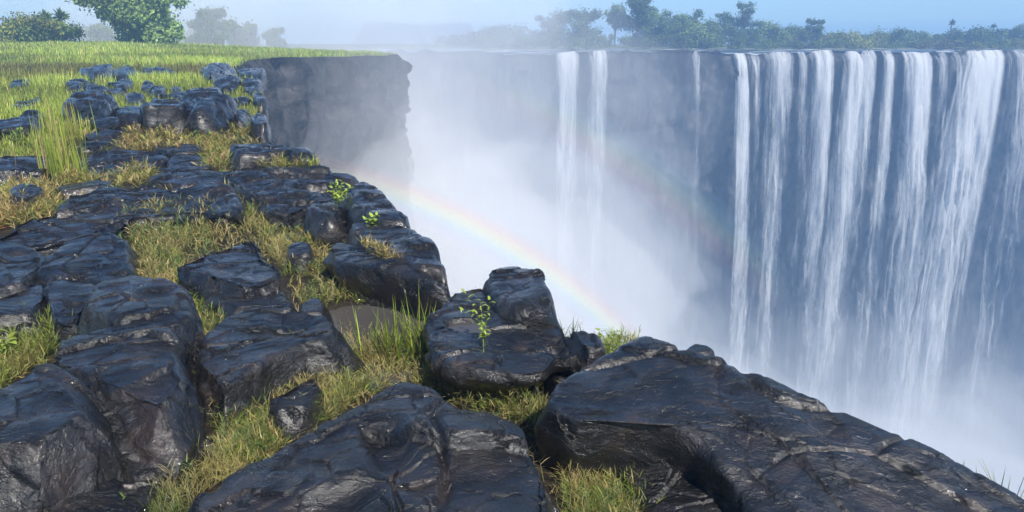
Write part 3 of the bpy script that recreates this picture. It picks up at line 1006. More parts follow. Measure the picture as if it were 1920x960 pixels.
rock('rock', 'flat stone lying alone in bright grass away from the boulders', [(14, 158), (32, 150), (54, 154), (52, 160), (26, 163)], 0.16, dome=0.04, rnd=0.06, seed=54)
rock('flat_rock', 'layered grey slab sunk in grass above the glinting block', [(24, 196), (42, 186), (76, 182), (78, 194), (50, 203), (28, 204)], 0.2, dome=0.04, rnd=0.07, strata=1.6, seed=55)
rock('boulder', 'jagged dark outcrop on the meadow edge by the misty cliff', [(380, 132), (400, 120), (430, 122), (458, 130), (450, 140), (400, 142)], 0.4, dome=0.08, rnd=0.12, rough=1.7, fcut=1.9, seed=56)
rock('rock', 'grey rock below the jagged outcrop near the brink', [(398, 160), (415, 150), (440, 152), (446, 162), (420, 168)], 0.28, dome=0.05, rnd=0.08, rough=1.4, seed=57)
rock('rock', 'small stone half sunk beside the lone black rock', [(166, 158), (180, 154), (186, 160), (172, 164)], 0.15, dome=0.03, rnd=0.05, seed=58)
rock('rock', 'small stone between the two boulders by the orange grass', [(320, 166), (332, 161), (338, 168), (326, 172)], 0.16, dome=0.03, rnd=0.05, seed=59)
rock('rock', 'broken stone at the brink uphill of the upright block', [(440, 186), (452, 178), (466, 184), (464, 194), (446, 196)], 0.2, dome=0.03, rnd=0.06, rough=1.4, seed=60)

for q_, (lb_, po_, h_) in enumerate([
    ('dark stone squeezed between loaf-shaped boulder and flat wet stone', [(160, 168), (178, 160), (196, 164), (196, 174), (172, 177)], 0.24),
    ('black stone filling the corner behind the cubic boulder', [(238, 184), (252, 176), (266, 180), (264, 190), (244, 193)], 0.28),
    ('low dark stone between cubic and slanted flat-topped boulders', [(318, 178), (334, 172), (350, 176), (346, 184), (324, 185)], 0.26),
    ('dark stone in the grass fringe at the brink', [(440, 216), (454, 208), (466, 214), (464, 224), (446, 226)], 0.22),
    ('cracked grey rock on the brink below the jagged outcrop', [(452, 158), (466, 148), (484, 152), (484, 164), (462, 168)], 0.30),
    ('dark ledge rock trailing from the jagged outcrop to the cliff', [(448, 136), (466, 126), (492, 130), (494, 140), (466, 144)], 0.30),
    ('shattered rock at the cliff top past the dark ledge rock', [(476, 182), (486, 174), (497, 178), (497, 188), (482, 190)], 0.26)]):
    rock('rock', lb_, po_, h_, dome=0.04, rnd=0.06, fcut=1.8, rough=1.2, seed=70 + q_)

# puddles on the ground
for bx_, by_, rx_, ry_, dp_ in BASIN:
    a_ = np.linspace(0, 2 * math.pi, 48, endpoint=False)
    zw_ = float(_g0(bx_, by_)[0]) - 0.25 * dp_
    q_ = 1 + 0.05 * np.sin(a_ * 3 + bx_)
    V_ = np.vstack([np.c_[bx_ + np.cos(a_) * rx_ * 1.12 * q_, by_ + np.sin(a_) * ry_ * 1.12 * q_, np.full(48, zw_)], (bx_, by_, zw_)])
    tag(mk('puddle_water', V_, [np.stack([np.full(48, 48), np.arange(48), (np.arange(48) + 1) % 48], -1)], PUDDLE, loc=(bx_, by_, zw_)), kind='structure')

# ------------------------------------------------------------------ grass and plants
class Leaves:
    """collects curved strips (blades, leaves, stems) and builds them as one mesh"""
    def __init__(s): s.V, s.F3, s.F4, s.C, s.n = [], [], [], [], 0

    def strips(s, base, az, tilt, length, width, bend, col, segs=3, tipcol=None, roll=None):
        base = np.atleast_2d(base)
        M = len(base)
        b = lambda v: np.broadcast_to(np.asarray(v, float), (M,)).copy()
        az, tilt, length, width, bend = b(az), b(tilt), b(length), b(width), b(bend)
        roll = b(0 if roll is None else roll)
        col = np.broadcast_to(np.asarray(col, float), (M, 3))
        tipcol = col if tipcol is None else np.broadcast_to(np.asarray(tipcol, float), (M, 3))
        t = np.linspace(0, 1, segs + 1)
        ang = tilt[:, None] + bend[:, None] * (t[None, 1:] - 0.5 / segs)
        dl = (length / segs)[:, None]
        hz = np.concatenate([np.zeros((M, 1)), np.cumsum(np.sin(ang) * dl, 1)], 1)
        vz = np.concatenate([np.zeros((M, 1)), np.cumsum(np.cos(ang) * dl, 1)], 1)
        cx, sx = np.cos(az)[:, None], np.sin(az)[:, None]
        P = np.stack([base[:, None, 0] + cx * hz, base[:, None, 1] + sx * hz, base[:, None, 2] + vz], -1)
        prof = np.where(t < 0.3, 0.7 + t, 1.0) * np.clip((1 - t) / 0.6, 0, 1) ** 0.7
        cr, sr = np.cos(roll), np.sin(roll)
        side = np.stack([-np.sin(az) * cr, np.cos(az) * cr, sr], -1)
        wd = width[:, None] * prof[None, :] * 0.5
        A = P[:, :-1] + side[:, None, :] * wd[:, :-1, None]
        B = P[:, :-1] - side[:, None, :] * wd[:, :-1, None]
        Vv = np.concatenate([A, B, P[:, -1:]], 1)         # segs + segs + 1
        k = 2 * segs + 1
        cc = np.concatenate([t[:-1], t[:-1], [1.0]])
        C = col[:, None, :] * (1 - cc[None, :, None]) + tipcol[:, None, :] * cc[None, :, None]
        o = s.n + np.arange(M)[:, None] * k
        for j in range(segs - 1):
            s.F4.append(np.stack([o[:, 0] + j, o[:, 0] + segs + j, o[:, 0] + segs + j + 1, o[:, 0] + j + 1], -1))
        s.F3.append(np.stack([o[:, 0] + segs - 1, o[:, 0] + 2 * segs - 1, o[:, 0] + 2 * segs], -1))
        s.V.append(Vv.reshape(-1, 3))
        s.C.append(C.reshape(-1, 3))
        s.n += M * k
        return P

    def build(s, name, mat, loc=(0, 0, 0), parent=None):
        f = []
        if s.F4: f.append(np.concatenate(s.F4))
        if s.F3: f.append(np.concatenate(s.F3))
        return mk(name, np.concatenate(s.V), f, mat, loc, parent, True, np.concatenate(s.C))


GREEN = np.array([0.12, 0.18, 0.04])
LIME = np.array([0.25, 0.32, 0.05])
BLUEG = np.array([0.13, 0.20, 0.085])
OLIVE = np.array([0.20, 0.20, 0.05])
STRAW = np.array([0.46, 0.36, 0.16])
RUST = np.array([0.26, 0.13, 0.045])


def pick(n, cols, wts, var=0.2):
    wts = np.array(wts, float) / sum(wts)
    k = rng.choice(len(cols), n, p=wts)
    return np.array(cols)[k] * (1 + var * rng.standard_normal((n, 1))).clip(0.5, 1.6)


def sample_poly(poly, n):
    P = np.array(poly, float)
    out = np.zeros((0, 2))
    while len(out) < n:
        q = np.c_[rng.uniform(P[:, 0].min(), P[:, 0].max(), n * 2), rng.uniform(P[:, 1].min(), P[:, 1].max(), n * 2)]
        out = np.vstack([out, q[inside(P, q[:, 0], q[:, 1])]])
    return out[:n]


def poly_area(P):
    P = np.array(P, float)
    return abs(np.sum(P[:, 0] * np.roll(P[:, 1], -1) - np.roll(P[:, 0], -1) * P[:, 1])) / 2


def sprig_mat(label, poly, ht, dens, cols, wts, lean=0.5, leafl=0.045, flat=0.35, dz=0.0, pts=None):
    """creeping grass: leafy runners and upright leafy stems on the soil between rocks"""
    if pts is None:
        n = int(poly_area(poly) * dens)
        px = sample_poly(poly, n)
        B = hit(px[:, 0], px[:, 1], dz)
    else:
        B, n = pts, len(pts)
    patch = noise(B * 1.7, 301)
    keep = rng.random(n) < 0.55 + 0.6 * patch + 0.25
    B, patch = B[keep], patch[keep]
    n = len(B)
    LV = Leaves()
    col = pick(n, cols, wts)
    dry = ss(0.05, 0.5, noise(B * 3.4 + 8, 303))[:, None] * 0.5
    col = col * (1 - dry) + STRAW * (0.7 + 0.5 * rng.random((n, 1))) * dry
    az = rng.uniform(0, 2 * math.pi, n)
    tilt = np.abs(rng.normal(0, lean, n))
    runner = rng.random(n) < flat
    tilt[runner] = rng.uniform(1.0, 1.5, runner.sum())
    L = ht * rng.uniform(0.5, 1.15, n) * (0.8 + 0.5 * patch)
    bend = rng.normal(0.3, 0.45, n)
    bend[runner] = rng.normal(-0.7, 0.5, runner.sum())
    r = np.hypot(B[:, 0], B[:, 1])
    wmin = 0.0009 * np.clip(r / 2.8, 1, 6)
    P = LV.strips(B, az, tilt, L, wmin * 2.0, bend, col * 0.8 + STRAW * 0.15, 4)
    k = 7
    for j in range(k):
        t = 0.12 + 0.86 * (j + 0.5 * rng.random(n)) / k
        s0 = np.minimum((t * 4).astype(int), 3)
        f = (t * 4 - s0)[:, None]
        bp = P[np.arange(n), s0] * (1 - f) + P[np.arange(n), s0 + 1] * f
        la = az + rng.choice([-1, 1], n) * rng.uniform(0.5, 1.5, n)
        cl = col * (0.85 + 0.35 * rng.random((n, 1)))
        LV.strips(bp, la, np.clip(tilt * 0.4 + rng.uniform(0.25, 0.9, n), 0, 1.5), leafl * rng.uniform(0.6, 1.5, n) * np.clip(r / 5, 1, 1.8), wmin * rng.uniform(1.8, 3.2, n), rng.uniform(0, 0.7, n), cl, 2, cl * 1.1 + STRAW * 0.06, rng.normal(0, 0.5, n))
    o = LV.build('creeping_grass', GRASS)
    tag(o, label, 'grass', kind='stuff')
    return o


MIXC = [GREEN, BLUEG, OLIVE, STRAW, LIME]
sprig_mat('creeping green and straw grass filling the channel around the table-like slab',
          [(200, 438), (250, 402), (330, 392), (440, 378), (452, 430), (380, 452), (332, 485), (348, 520), (408, 575), (424, 625), (392, 690), (366, 755), (350, 700), (366, 612), (342, 557), (272, 532), (256, 492), (252, 456), (180, 452)], 0.17, 0.06, MIXC, [4, 4, 2, 3, 1])
sprig_mat('strip of grass running down from the shelving slab to the muddy pool',
          [(400, 318), (428, 322), (445, 345), (500, 398), (545, 430), (600, 458), (605, 480), (640, 515), (690, 552), (720, 570), (560, 572), (530, 505), (492, 450), (452, 425), (436, 375)], 0.17, 0.06, MIXC, [4, 3, 3, 3, 2])
sprig_mat('tangled grass channel circling the broad brown-black boulder',
          [(415, 870), (412, 800), (440, 742), (520, 692), (600, 660), (690, 645), (800, 655), (870, 700), (900, 735), (1000, 775), (1060, 800), (1120, 850), (1190, 910), (1215, 1000), (1080, 1010), (1060, 920), (1036, 850), (1000, 800), (940, 775), (880, 760), (850, 742), (750, 716), (690, 735), (600, 785), (500, 845)], 0.17, 0.075, MIXC, [4, 3, 3, 3, 2])
sprig_mat('green fringe along the upper rim of the broad brown-black boulder',
          [(560, 800), (610, 770), (690, 724), (750, 704), (815, 708), (880, 735), (870, 765), (812, 726), (750, 716), (690, 738), (600, 790), (500, 850), (470, 850)], 0.16, 0.10, MIXC, [4, 3, 3, 3, 2])
sprig_mat('straw and green grass around the small knobbly rock in the channel',
          [(400, 900), (430, 850), (520, 795), (600, 752), (660, 725), (690, 728), (620, 790), (520, 850), (440, 910)], 0.16, 0.11, MIXC, [4, 3, 3, 3, 2])
sprig_mat('dark green grass pocket between the cracked slabs and the stepped boulder pile',
          [(-60, 612), (140, 608), (170, 600), (160, 625), (112, 655), (60, 692), (0, 745), (-80, 790)], 0.20, 0.06, [GREEN, LIME, OLIVE], [4, 2, 2], 0.35, 0.07, 0.15)
sprig_mat('straw-coloured grass around the small stone by the hollow-fronted slab',
          [(-60, 372), (0, 352), (80, 346), (108, 380), (100, 405), (40, 415), (-60, 450)], 0.18, 0.09, [STRAW, OLIVE, LIME, RUST], [4, 3, 2, 1])
sprig_mat('tan grass tuft behind the long pale slab', [(200, 345), (230, 325), (278, 318), (290, 342), (250, 348)], 0.20, 0.12, [STRAW, OLIVE, LIME], [3, 3, 1])
sprig_mat('yellow-green grass column rising beside the flat-topped boulder',
          [(375, 318), (385, 285), (398, 255), (425, 270), (432, 300), (420, 318)], 0.22, 0.11, [LIME, STRAW, OLIVE, RUST], [3, 3, 3, 1])
sprig_mat('bright grass fringe between the angular boulder and the brink',
          [(425, 262), (432, 200), (428, 165), (470, 175), (482, 215), (476, 262)], 0.26, 0.12, [LIME, OLIVE, GREEN, RUST], [4, 3, 2, 1])
sprig_mat('grass at the foot of the flat-topped boulder by the brink', [(485, 312), (520, 300), (588, 302), (600, 318), (560, 322), (500, 322)], 0.20, 0.14, [LIME, STRAW, OLIVE], [4, 3, 2])
sprig_mat('orange-tinged grass below the cubic and angular boulders', [(228, 284), (236, 240), (262, 228), (275, 250), (430, 258), (436, 275), (300, 286)], 0.20, 0.10, [OLIVE, LIME, RUST, STRAW], [3, 3, 2, 3])
sprig_mat('low straw grass between the tapered wedge and the yellow stalks', [(95, 300), (100, 235), (165, 235), (172, 255), (130, 268), (140, 300), (150, 335), (215, 345), (110, 350)], 0.18, 0.09, [STRAW, LIME, OLIVE, RUST], [3, 3, 2, 1])
sprig_mat('weeds in the dark gap between the stepped pile and the broad boulder', [(262, 990), (318, 912), (372, 850), (412, 862), (420, 885), (350, 970), (300, 1010)], 0.16, 0.030, [GREEN, BLUEG, OLIVE], [3, 2, 2], 0.35, 0.05, 0.25)
sprig_mat('dry sprigs along the ledge of the wedge boulder', [(668, 452), (690, 456), (760, 500), (752, 506), (700, 478)], 0.10, 0.10, [STRAW, OLIVE], [3, 2], dz=0.34)
sprig_mat('grass at the back of the wedge boulder and arched boulder', [(560, 440), (600, 425), (655, 428), (662, 450), (610, 462), (570, 470)], 0.20, 0.10, [OLIVE, STRAW, LIME, RUST], [3, 3, 2, 1])
sprig_mat('grass rooted on the brink between the pitted block and the huge sloping slab', [(1124, 652), (1150, 640), (1196, 650), (1180, 672), (1136, 676)], 0.12, 0.12, [GREEN, LIME, STRAW], [3, 3, 1])


def proj(P):
    d = P - np.array([0, 0, EYE])
    dep = d[:, 1] * CP - d[:, 2] * SP
    up = d[:, 1] * SP + d[:, 2] * CP
    return 960 + FPX * d[:, 0] / dep, 480 - FPX * up / dep


def gap_grass():
    n = 20000
    r = rng.uniform(2.0, 14.5, n)
    az = R(1) * rng.uniform(-50, 25, n)
    x, y = np.sin(az) * r, np.cos(az) * r
    m = inside(POLY, x, y)
    for rim, zt in ROCK_TOPS:
        m &= ~inside(rim, x, y)
    P = np.c_[x, y, g(x, y)][m]
    a, b = proj(P)
    keep = np.ones(len(P), bool)
    for q in ([(595, 578), (640, 560), (720, 556), (790, 570), (815, 600), (800, 645), (740, 655), (690, 648), (640, 612)],
              [(640, 690), (690, 668), (760, 672), (800, 690), (770, 712), (690, 728), (645, 722)],
              [(120, 268), (420, 268), (430, 330), (120, 330)]):
        keep &= ~(inside(q, a, b) & (rng.random(len(P)) < 0.93))
    dark = inside([(250, 1010), (300, 900), (362, 760), (420, 760), (425, 880), (330, 1010)], a, b) | inside([(810, 660), (1120, 660), (1090, 720), (1000, 735), (830, 720)], a, b)
    keep &= ~(dark & (rng.random(len(P)) < 0.8))
    P = P[keep]
    sprig_mat('low green and straw grass rooted in the cracks between the dark rocks', None, 0.14, 0, MIXC, [2.5, 2, 3.5, 4, 2], 0.5, 0.045, 0.35, pts=P)


gap_grass()


def meadow():
    n = 45000
    r = np.exp(rng.uniform(math.log(11.5), math.log(125), n))
    az = R(1) * rng.uniform(-52, -8, n)
    x, y = np.sin(az) * r, np.cos(az) * r
    m = inside(POLY, x, y)
    # near the boulders only beyond the wet pavement
    lim = 18.0 + 3 * noise(xyz(x * 0.3, y * 0.3), 311)
    lim = np.where(x < -8.2 - 0.0 * y, 15.5, lim)
    lim = np.where((x / y) < -0.62, 13.0, lim)
    m &= r > lim
    for rim, zt in ROCK_TOPS:
        m &= ~inside(rim, x, y)
    x, y, r = x[m], y[m], r[m]
    n = len(x)
    z = g(x, y) - 0.02
    pat = fbm(xyz(x * 0.12, y * 0.12), 3, 321)
    brown = ss(0.35, 0.6, noise(xyz(x * 0.16 + 3.3, y * 0.1), 323)) * ss(24, 30, r) * ss(60, 45, r)
    short = ss(24, 14, r)
    LV = Leaves()
    for k in range(5):
        col = pick(n, [GREEN * 1.1, LIME * 1.05, OLIVE * 1.1, STRAW * 0.9], [2.0, 6, 2.0, 0.6], 0.18)
        col = col * 1.5 * (1 + 0.45 * pat[:, None]).clip(0.6, 1.5)
        col = col * (1 - 0.75 * brown[:, None]) + np.array([0.11, 0.07, 0.05]) * 0.75 * brown[:, None]
        b = np.c_[x + rng.normal(0, 0.08, n) * (1 + r * 0.02), y + rng.normal(0, 0.08, n) * (1 + r * 0.02), z]
        L = (0.36 - 0.12 * short) * rng.uniform(0.55, 1.3, n) * (1 + 0.35 * pat)
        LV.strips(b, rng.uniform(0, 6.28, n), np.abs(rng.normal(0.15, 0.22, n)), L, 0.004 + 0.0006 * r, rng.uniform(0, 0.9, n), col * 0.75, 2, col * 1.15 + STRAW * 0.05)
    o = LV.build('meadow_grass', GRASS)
    tag(o, 'bright green meadow grass spreading from the boulders to the trees', 'grass', kind='stuff')


meadow()


def tussock(px, py, n, ht, spread, label, cols, wts, width=0.006, lean=0.25, name='grass_tussock', dz=0.0, seg=4, bend=0.5, gi=1.0):
    c = hit(float(px), float(py), dz)
    LV = Leaves()
    b = np.c_[rng.normal(0, spread * 1.2, n) + c[0], rng.normal(0, spread * 0.8, n) + c[1], np.full(n, c[2] - 0.03)]
    col = pick(n, cols, wts)
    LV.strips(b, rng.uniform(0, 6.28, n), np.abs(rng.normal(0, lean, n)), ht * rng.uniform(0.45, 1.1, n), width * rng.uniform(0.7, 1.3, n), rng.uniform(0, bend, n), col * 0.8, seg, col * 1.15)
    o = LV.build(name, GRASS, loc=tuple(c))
    return tag(o, label, 'grass')


tussock(755, 668, 150, 0.42, 0.10, 'tall bright green tussock standing at the edge of the muddy pool', [LIME, GREEN, LIME * 1.2, STRAW], [4, 3, 2, 1], 0.009, 0.26)
tussock(122, 335, 150, 0.85, 0.13, 'tall yellow-green stalks rising in front of the loaf-shaped boulder', [LIME * 1.25, STRAW, LIME], [4, 3, 3], 0.013, 0.07, bend=0.15)
tussock(118, 262, 90, 0.80, 0.2, 'second clump of tall stalks at the end of the loaf-shaped boulder', [LIME * 1.25, STRAW, LIME], [5, 2, 3], 0.016, 0.08, bend=0.2)
tussock(585, 690, 22, 0.34, 0.05, 'few long thin grass stalks beside the rippled blue-grey boulder', [OLIVE, STRAW, LIME], [2, 2, 2], 0.006, 0.3)
tussock(1060, 708, 46, 0.20, 0.05, 'sunlit broad-bladed grass in the dark hollow under the pitted block', [LIME * 1.3, LIME], [1, 1], 0.014, 0.55, bend=1.1)
tussock(1275, 690, 34, 0.13, 0.03, 'small bright clump on the crest of the huge sloping slab', [LIME, LIME * 1.2], [1, 1], 0.010, 0.5, dz=0.2)
tussock(1495, 775, 10, 0.09, 0.012, 'tiny green sprout in a crack high on the huge sloping slab', [LIME], [1], 0.006, 0.3, dz=0.24)
tussock(1588, 822, 8, 0.07, 0.012, 'tiny sprout lower down the huge sloping slab', [LIME], [1], 0.006, 0.4, dz=0.14)
tussock(1795, 905, 12, 0.14, 0.03, 'sparse grass stems over the rim of the huge slab', [OLIVE, GREEN], [1, 1], 0.005, 0.25, dz=0.02)
tussock(1885, 945, 16, 0.22, 0.05, 'longer grass stems at the lower end of the huge slab', [OLIVE, GREEN], [1, 1], 0.005, 0.22, dz=-0.02)
tussock(1062, 628, 30, 0.14, 0.05, 'dark grass tuft on the brink beside the rounded knob', [GREEN, GREEN * 0.7], [1, 1], 0.007, 0.4, dz=0.15)


def herb(px, py, ht, nst, nleaf, ll, lw, label, col, dz=0.0, lean=0.25, droop=0.9, name='leafy_plant'):
    """plant with stems and single leaves, each a part"""
    c = hit(float(px), float(py), dz)
    root = empty(name, tuple(c), label, 'plant')
    for s in range(nst):
        ST = Leaves()
        az, tl, L = rng.uniform(0, 6.28), abs(rng.normal(0, lean)), ht * rng.uniform(0.65, 1.05)
        bb = np.array([[c[0] + rng.normal(0, 0.02), c[1] + rng.normal(0, 0.02), c[2] - 0.03]])
        P = ST.strips(bb, az, tl, L, max(0.006, lw * 0.22), rng.uniform(0.1, 0.7), col * 0.8, 5)[0]
        ST.build('stem', GRASS, loc=tuple(c), parent=root)
        for j in range(nleaf):
            t = 0.2 + 0.8 * j / max(1, nleaf - 1)
            k = min(4, int(t * 5))
            f = t * 5 - k
            q = P[k] * (1 - f) + P[k + 1] * f
            LV = Leaves()
            cl = col * rng.uniform(0.8, 1.3)
            LV.strips(q[None], j * 2.4 + az + rng.normal(0, 0.3), rng.uniform(0.5, 1.1), ll * rng.uniform(0.7, 1.2), lw * rng.uniform(0.8, 1.2), rng.uniform(0.3, 1) * droop * 1.5, cl, 4, cl * 1.15)
            LV.build('leaf', LEAF, loc=tuple(q), parent=root)
    return root


herb(905, 640, 0.36, 4, 12, 0.05, 0.013, 'slender plant with drooping pale leaves on the uneven slab with a pool', LIME * 1.15, dz=0.30, lean=0.2, droop=1.6)
herb(1140, 662, 0.20, 2, 9, 0.045, 0.026, 'small round-leaved plant on the brink against the white mist', LIME, dz=0.10, lean=0.12)
herb(635, 378, 0.24, 10, 7, 0.07, 0.03, 'bushy yellow-green plant on top of the rounded knob boulder', LIME * 1.3, dz=0.28, lean=0.6)
herb(702, 418, 0.13, 9, 6, 0.065, 0.03, 'low yellow leafy plant in the cleft below the rounded knob boulder', LIME * 1.35, dz=0.34, lean=0.9)
herb(32, 276, 0.36, 7, 7, 0.11, 0.035, 'leafy green plant at the foot of the rounded glinting block', GREEN * 1.3, lean=0.45)
herb(26, 690, 0.34, 3, 7, 0.07, 0.040, 'light green leafy weed in the dark green grass pocket', LIME, lean=0.2)
herb(365, 266, 0.25, 4, 6, 0.10, 0.05, 'low broad-leaved weed below the angular boulder', GREEN * 1.2, lean=0.6)
herb(226, 975, 0.16, 1, 10, 0.028, 0.006, 'lone slim weed with a whitish tip in the dark gap', GREEN, lean=0.1)
for (a, b, hh, nm) in [(872, 742, 0.30, 'tall wispy sprig at the tussock end of the hollow below the uneven slab'), (925, 748, 0.34, 'tall wispy sprig in the middle of the hollow below the uneven slab'), (958, 752, 0.24, 'shorter wispy sprig at the inner end of the hollow below the uneven slab'), (372, 905, 0.2, 'single upright sprig in the dark gap beside the stepped pile')]:
    herb(a, b, hh, 2, 13, 0.05, 0.006, nm, BLUEG * 1.1, lean=0.12, droop=0.5)
# dry runner lying across the shaded ledge
c0 = hit(1085., 850., 0.12)
ST = Leaves()
ST.strips(c0[None], 0.15, 1.25, 0.55, 0.007, 0.55, STRAW * 0.9, 8)
for k in range(8):
    ST.strips((c0 + np.array([0.06 * k + 0.04, 0.01 * k, 0.018 * k]))[None], rng.uniform(-1, 2), rng.uniform(0.2, 1), 0.09, 0.004, 0.4, STRAW * 0.8, 3)
tag(ST.build('dry_runner', GRASS, loc=tuple(c0)), 'dry pale grass runner arching over the shaded ledge', 'grass')

# ------------------------------------------------------------------ trees
def tube(path, rad, sides=6):
    path = np.asarray(path, float)
    m = len(path)
    a = np.linspace(0, 2 * math.pi, sides, endpoint=False)
    d = np.gradient(path, axis=0)
    d /= np.linalg.norm(d, axis=1)[:, None] + 1e-9
    u = np.cross(d, (0.3, 1, 0.1))
    u /= np.linalg.norm(u, axis=1)[:, None] + 1e-9
    v = np.cross(d, u)
    V = path[None] + (np.cos(a)[:, None, None] * u[None] + np.sin(a)[:, None, None] * v[None]) * np.asarray(rad)[None, :, None]
    return V.reshape(-1, 3), grid_faces(sides, m, True)


def tree(loc, blobs, leaf, n, col, label, group, name='tree', trunk_r=0.25, col2=None, trunk_h=None, hollow=0.55):
    """blobs: (x,y,z,rx,ry,rz) in metres from the foot"""
    n, leaf = int(n * 1.3), leaf * 0.71
    loc = np.asarray(loc, float)
    root = empty(name, tuple(loc), label, 'tree' if name != 'shrub' else 'shrub', group)
    blobs = np.array(blobs, float)
    TV, TF, o = [], [], 0
    zc = blobs[:, 2].mean() if trunk_h is None else trunk_h
    path = [np.array([0, 0, -0.3])] + [np.array([math.sin(k) * 0.06 * k, math.cos(k * 2) * 0.05 * k, zc * k / 4]) for k in range(1, 5)]
    V, F = tube(path, np.linspace(trunk_r, trunk_r * 0.6, 5), 7)
    TV.append(V); TF.append(F); o += len(V)
    for b in blobs[: 14]:
        p0 = path[2 + random.randint(0, 2)]
        mid = (p0 + b[:3]) / 2 + rng.normal(0, 0.15, 3) * b[3]
        V, F = tube([p0, mid, b[:3]], [trunk_r * 0.4, trunk_r * 0.25, trunk_r * 0.08], 5)
        TV.append(V); TF.append(F + o); o += len(V)
    mk('trunk', np.vstack(TV) + loc, [np.vstack(TF)], BARK, loc=tuple(loc), parent=root)
    wts = blobs[:, 3] * blobs[:, 5] + blobs[:, 4] * blobs[:, 5]
    k = rng.choice(len(blobs), n, p=wts / wts.sum())
    d = rng.standard_normal((n, 3))
    d /= np.linalg.norm(d, axis=1)[:, None]
    rr = hollow + (1.06 - hollow) * rng.random(n) ** 0.6
    c = blobs[k, :3] + d * rr[:, None] * blobs[k, 3:]
    c += 0.30 * blobs[k, 3:].mean(1)[:, None] * rng.standard_normal((n, 3)) * (rng.random((n, 1)) < 0.5)
    nv = d + 0.7 * rng.standard_normal((n, 3)) + np.array([0, 0, 0.35])
    nv /= np.linalg.norm(nv, axis=1)[:, None]
    t1 = np.cross(nv, rng.standard_normal((n, 3)))
    t1 /= np.linalg.norm(t1, axis=1)[:, None]
    t2 = np.cross(nv, t1)
    s = leaf * rng.uniform(0.5, 1.25, (n, 1))
    V = np.stack([c + t1 * s, c + t2 * s * 0.55, c - t1 * s, c - t2 * s * 0.55], 1) + loc
    cc = col * (1 + 0.28 * rng.standard_normal((n, 1))).clip(0.45, 1.7)
    if col2 is not None:
        mm = (rng.random(len(blobs)) < 0.4)[k]
        cc[mm] = col2 * (1 + 0.25 * rng.standard_normal((mm.sum(), 1))).clip(0.5, 1.6)
    bt = (1 + 0.25 * rng.standard_normal(len(blobs))).clip(0.6, 1.4)[k]
    cc = cc * bt[:, None]
    mk('crown', V.reshape(-1, 3), [np.arange(4 * n).reshape(-1, 4)], LEAF, loc=tuple(loc), parent=root, smooth=False, col=np.repeat(cc, 4, 0))
    return root


def crown_blobs(W, H, z0, n, flat=0.8, seed=0):
    """uneven crown W wide from z0 to H: several leaf masses of different height and reach"""
    r = np.random.default_rng(seed)
    out = []
    m = 3 + n // 7
    for c in range(m):
        a = r.uniform(0, 6.28)
        q = math.sqrt((c + 0.4) / m)
        cx, cy_ = math.cos(a + c * 2.4) * q * W * 0.31, math.sin(a + c * 2.4) * q * W * 0.31
        top = H * (1 - 0.32 * q * r.random()) if c else H
        wid = W * r.uniform(0.18, 0.29)
        for i in range(max(2, n // m)):
            t = r.random() ** 0.7
            b = wid * r.uniform(0.45, 0.85) * (1.0 - 0.35 * t)
            zt = z0 + b * 0.5 * flat + (top - b * flat - z0 - b * 0.5 * flat) * (t if i else 1.0)
            out.append((cx + r.normal(0, wid * 0.55), cy_ + r.normal(0, wid * 0.55), max(zt, b * 0.5), b, b, b * flat * r.uniform(0.75, 1.1)))
    return out


def place(px, base_py, y):
    p = at_y(float(px), float(base_py), y)
    return p


DG = np.array([0.085, 0.13, 0.032])
MG = np.array([0.13, 0.19, 0.042])
YG = np.array([0.21, 0.23, 0.045])
BG = np.array([0.08, 0.12, 0.042])


def px_tree(px, top, width, y, z0f, nb, leaf, n, col, label, group, gz, name='tree', col2=None, flat=0.8, seed=None, trunk_r=0.25, hollow=0.45, wk=1.0):
    dep = y * CP
    x = (px - 960) / FPX * dep * (1 + 0.0)
    H = float(at_y(float(px), float(top), y)[2]) - gz
    W = width / FPX * dep * wk
    return tree((x, y, gz), crown_blobs(W, H, H * z0f, nb, flat, seed or int(px)), leaf, n, col, label, group, name, trunk_r, col2, hollow=hollow)


LG = 'trees beyond the meadow'
def lz(px, y):
    x = (px - 960) / FPX * y * CP
    return float(g(x, y)[0])


px_tree(265, -38, 176, 92, 0.0, 70, 0.33, 26000, MG * 1.8, 'large full-crowned green tree standing at the far edge of the meadow', LG, lz(265, 92), col2=MG * 1.35, trunk_r=0.4, seed=5)
px_tree(98, 28, 150, 88, 0.0, 44, 0.26, 14000, YG * 1.1, 'broad yellow-green thicket with two palm tops behind it', LG, lz(98, 88), col2=MG, seed=8)
px_tree(12, 46, 76, 96, 0.02, 14, 0.28, 4500, DG * 1.3, 'dark rounded bush next to the yellow-green thicket', LG, lz(12, 96), seed=9)
px_tree(190, 44, 60, 125, 0.05, 14, 0.32, 3500, MG, 'hazy bush between the thicket and the large tree', LG, lz(190, 125), seed=10)
px_tree(392, 14, 92, 118, 0.0, 20, 0.34, 6500, DG * 1.3, 'hazy rounded tree next behind the large tree', LG, lz(392, 118), seed=11)
px_tree(452, 44, 84, 126, 0.0, 14, 0.36, 4000, DG * 1.3, 'faint misty tree beside the hazy rounded tree', LG, lz(452, 126) , seed=12)
px_tree(512, 52, 62, 130, 0.05, 12, 0.36, 3000, DG * 1.3, 'faintest tree dissolving in the spray behind the headland', LG, 0.8, seed=13)
for q, (a, t_, w_, lb) in enumerate([(-60, 40, 90, 'dim tree past the dark rounded bush beside the meadow'), (45, 40, 80, 'dim tree filling the gap between dark bush and thicket'), (140, 46, 90, 'dim low tree showing behind the thicket by the large tree'), (330, 48, 90, 'dim low tree between the large tree and the hazy rounded tree')]):
    px_tree(a, t_, w_, 140 + 3 * q, 0.02, 14, 0.4, 3000, DG * 1.2, lb, 'dim background trees of the meadow', lz(a, 140), seed=20 + q)


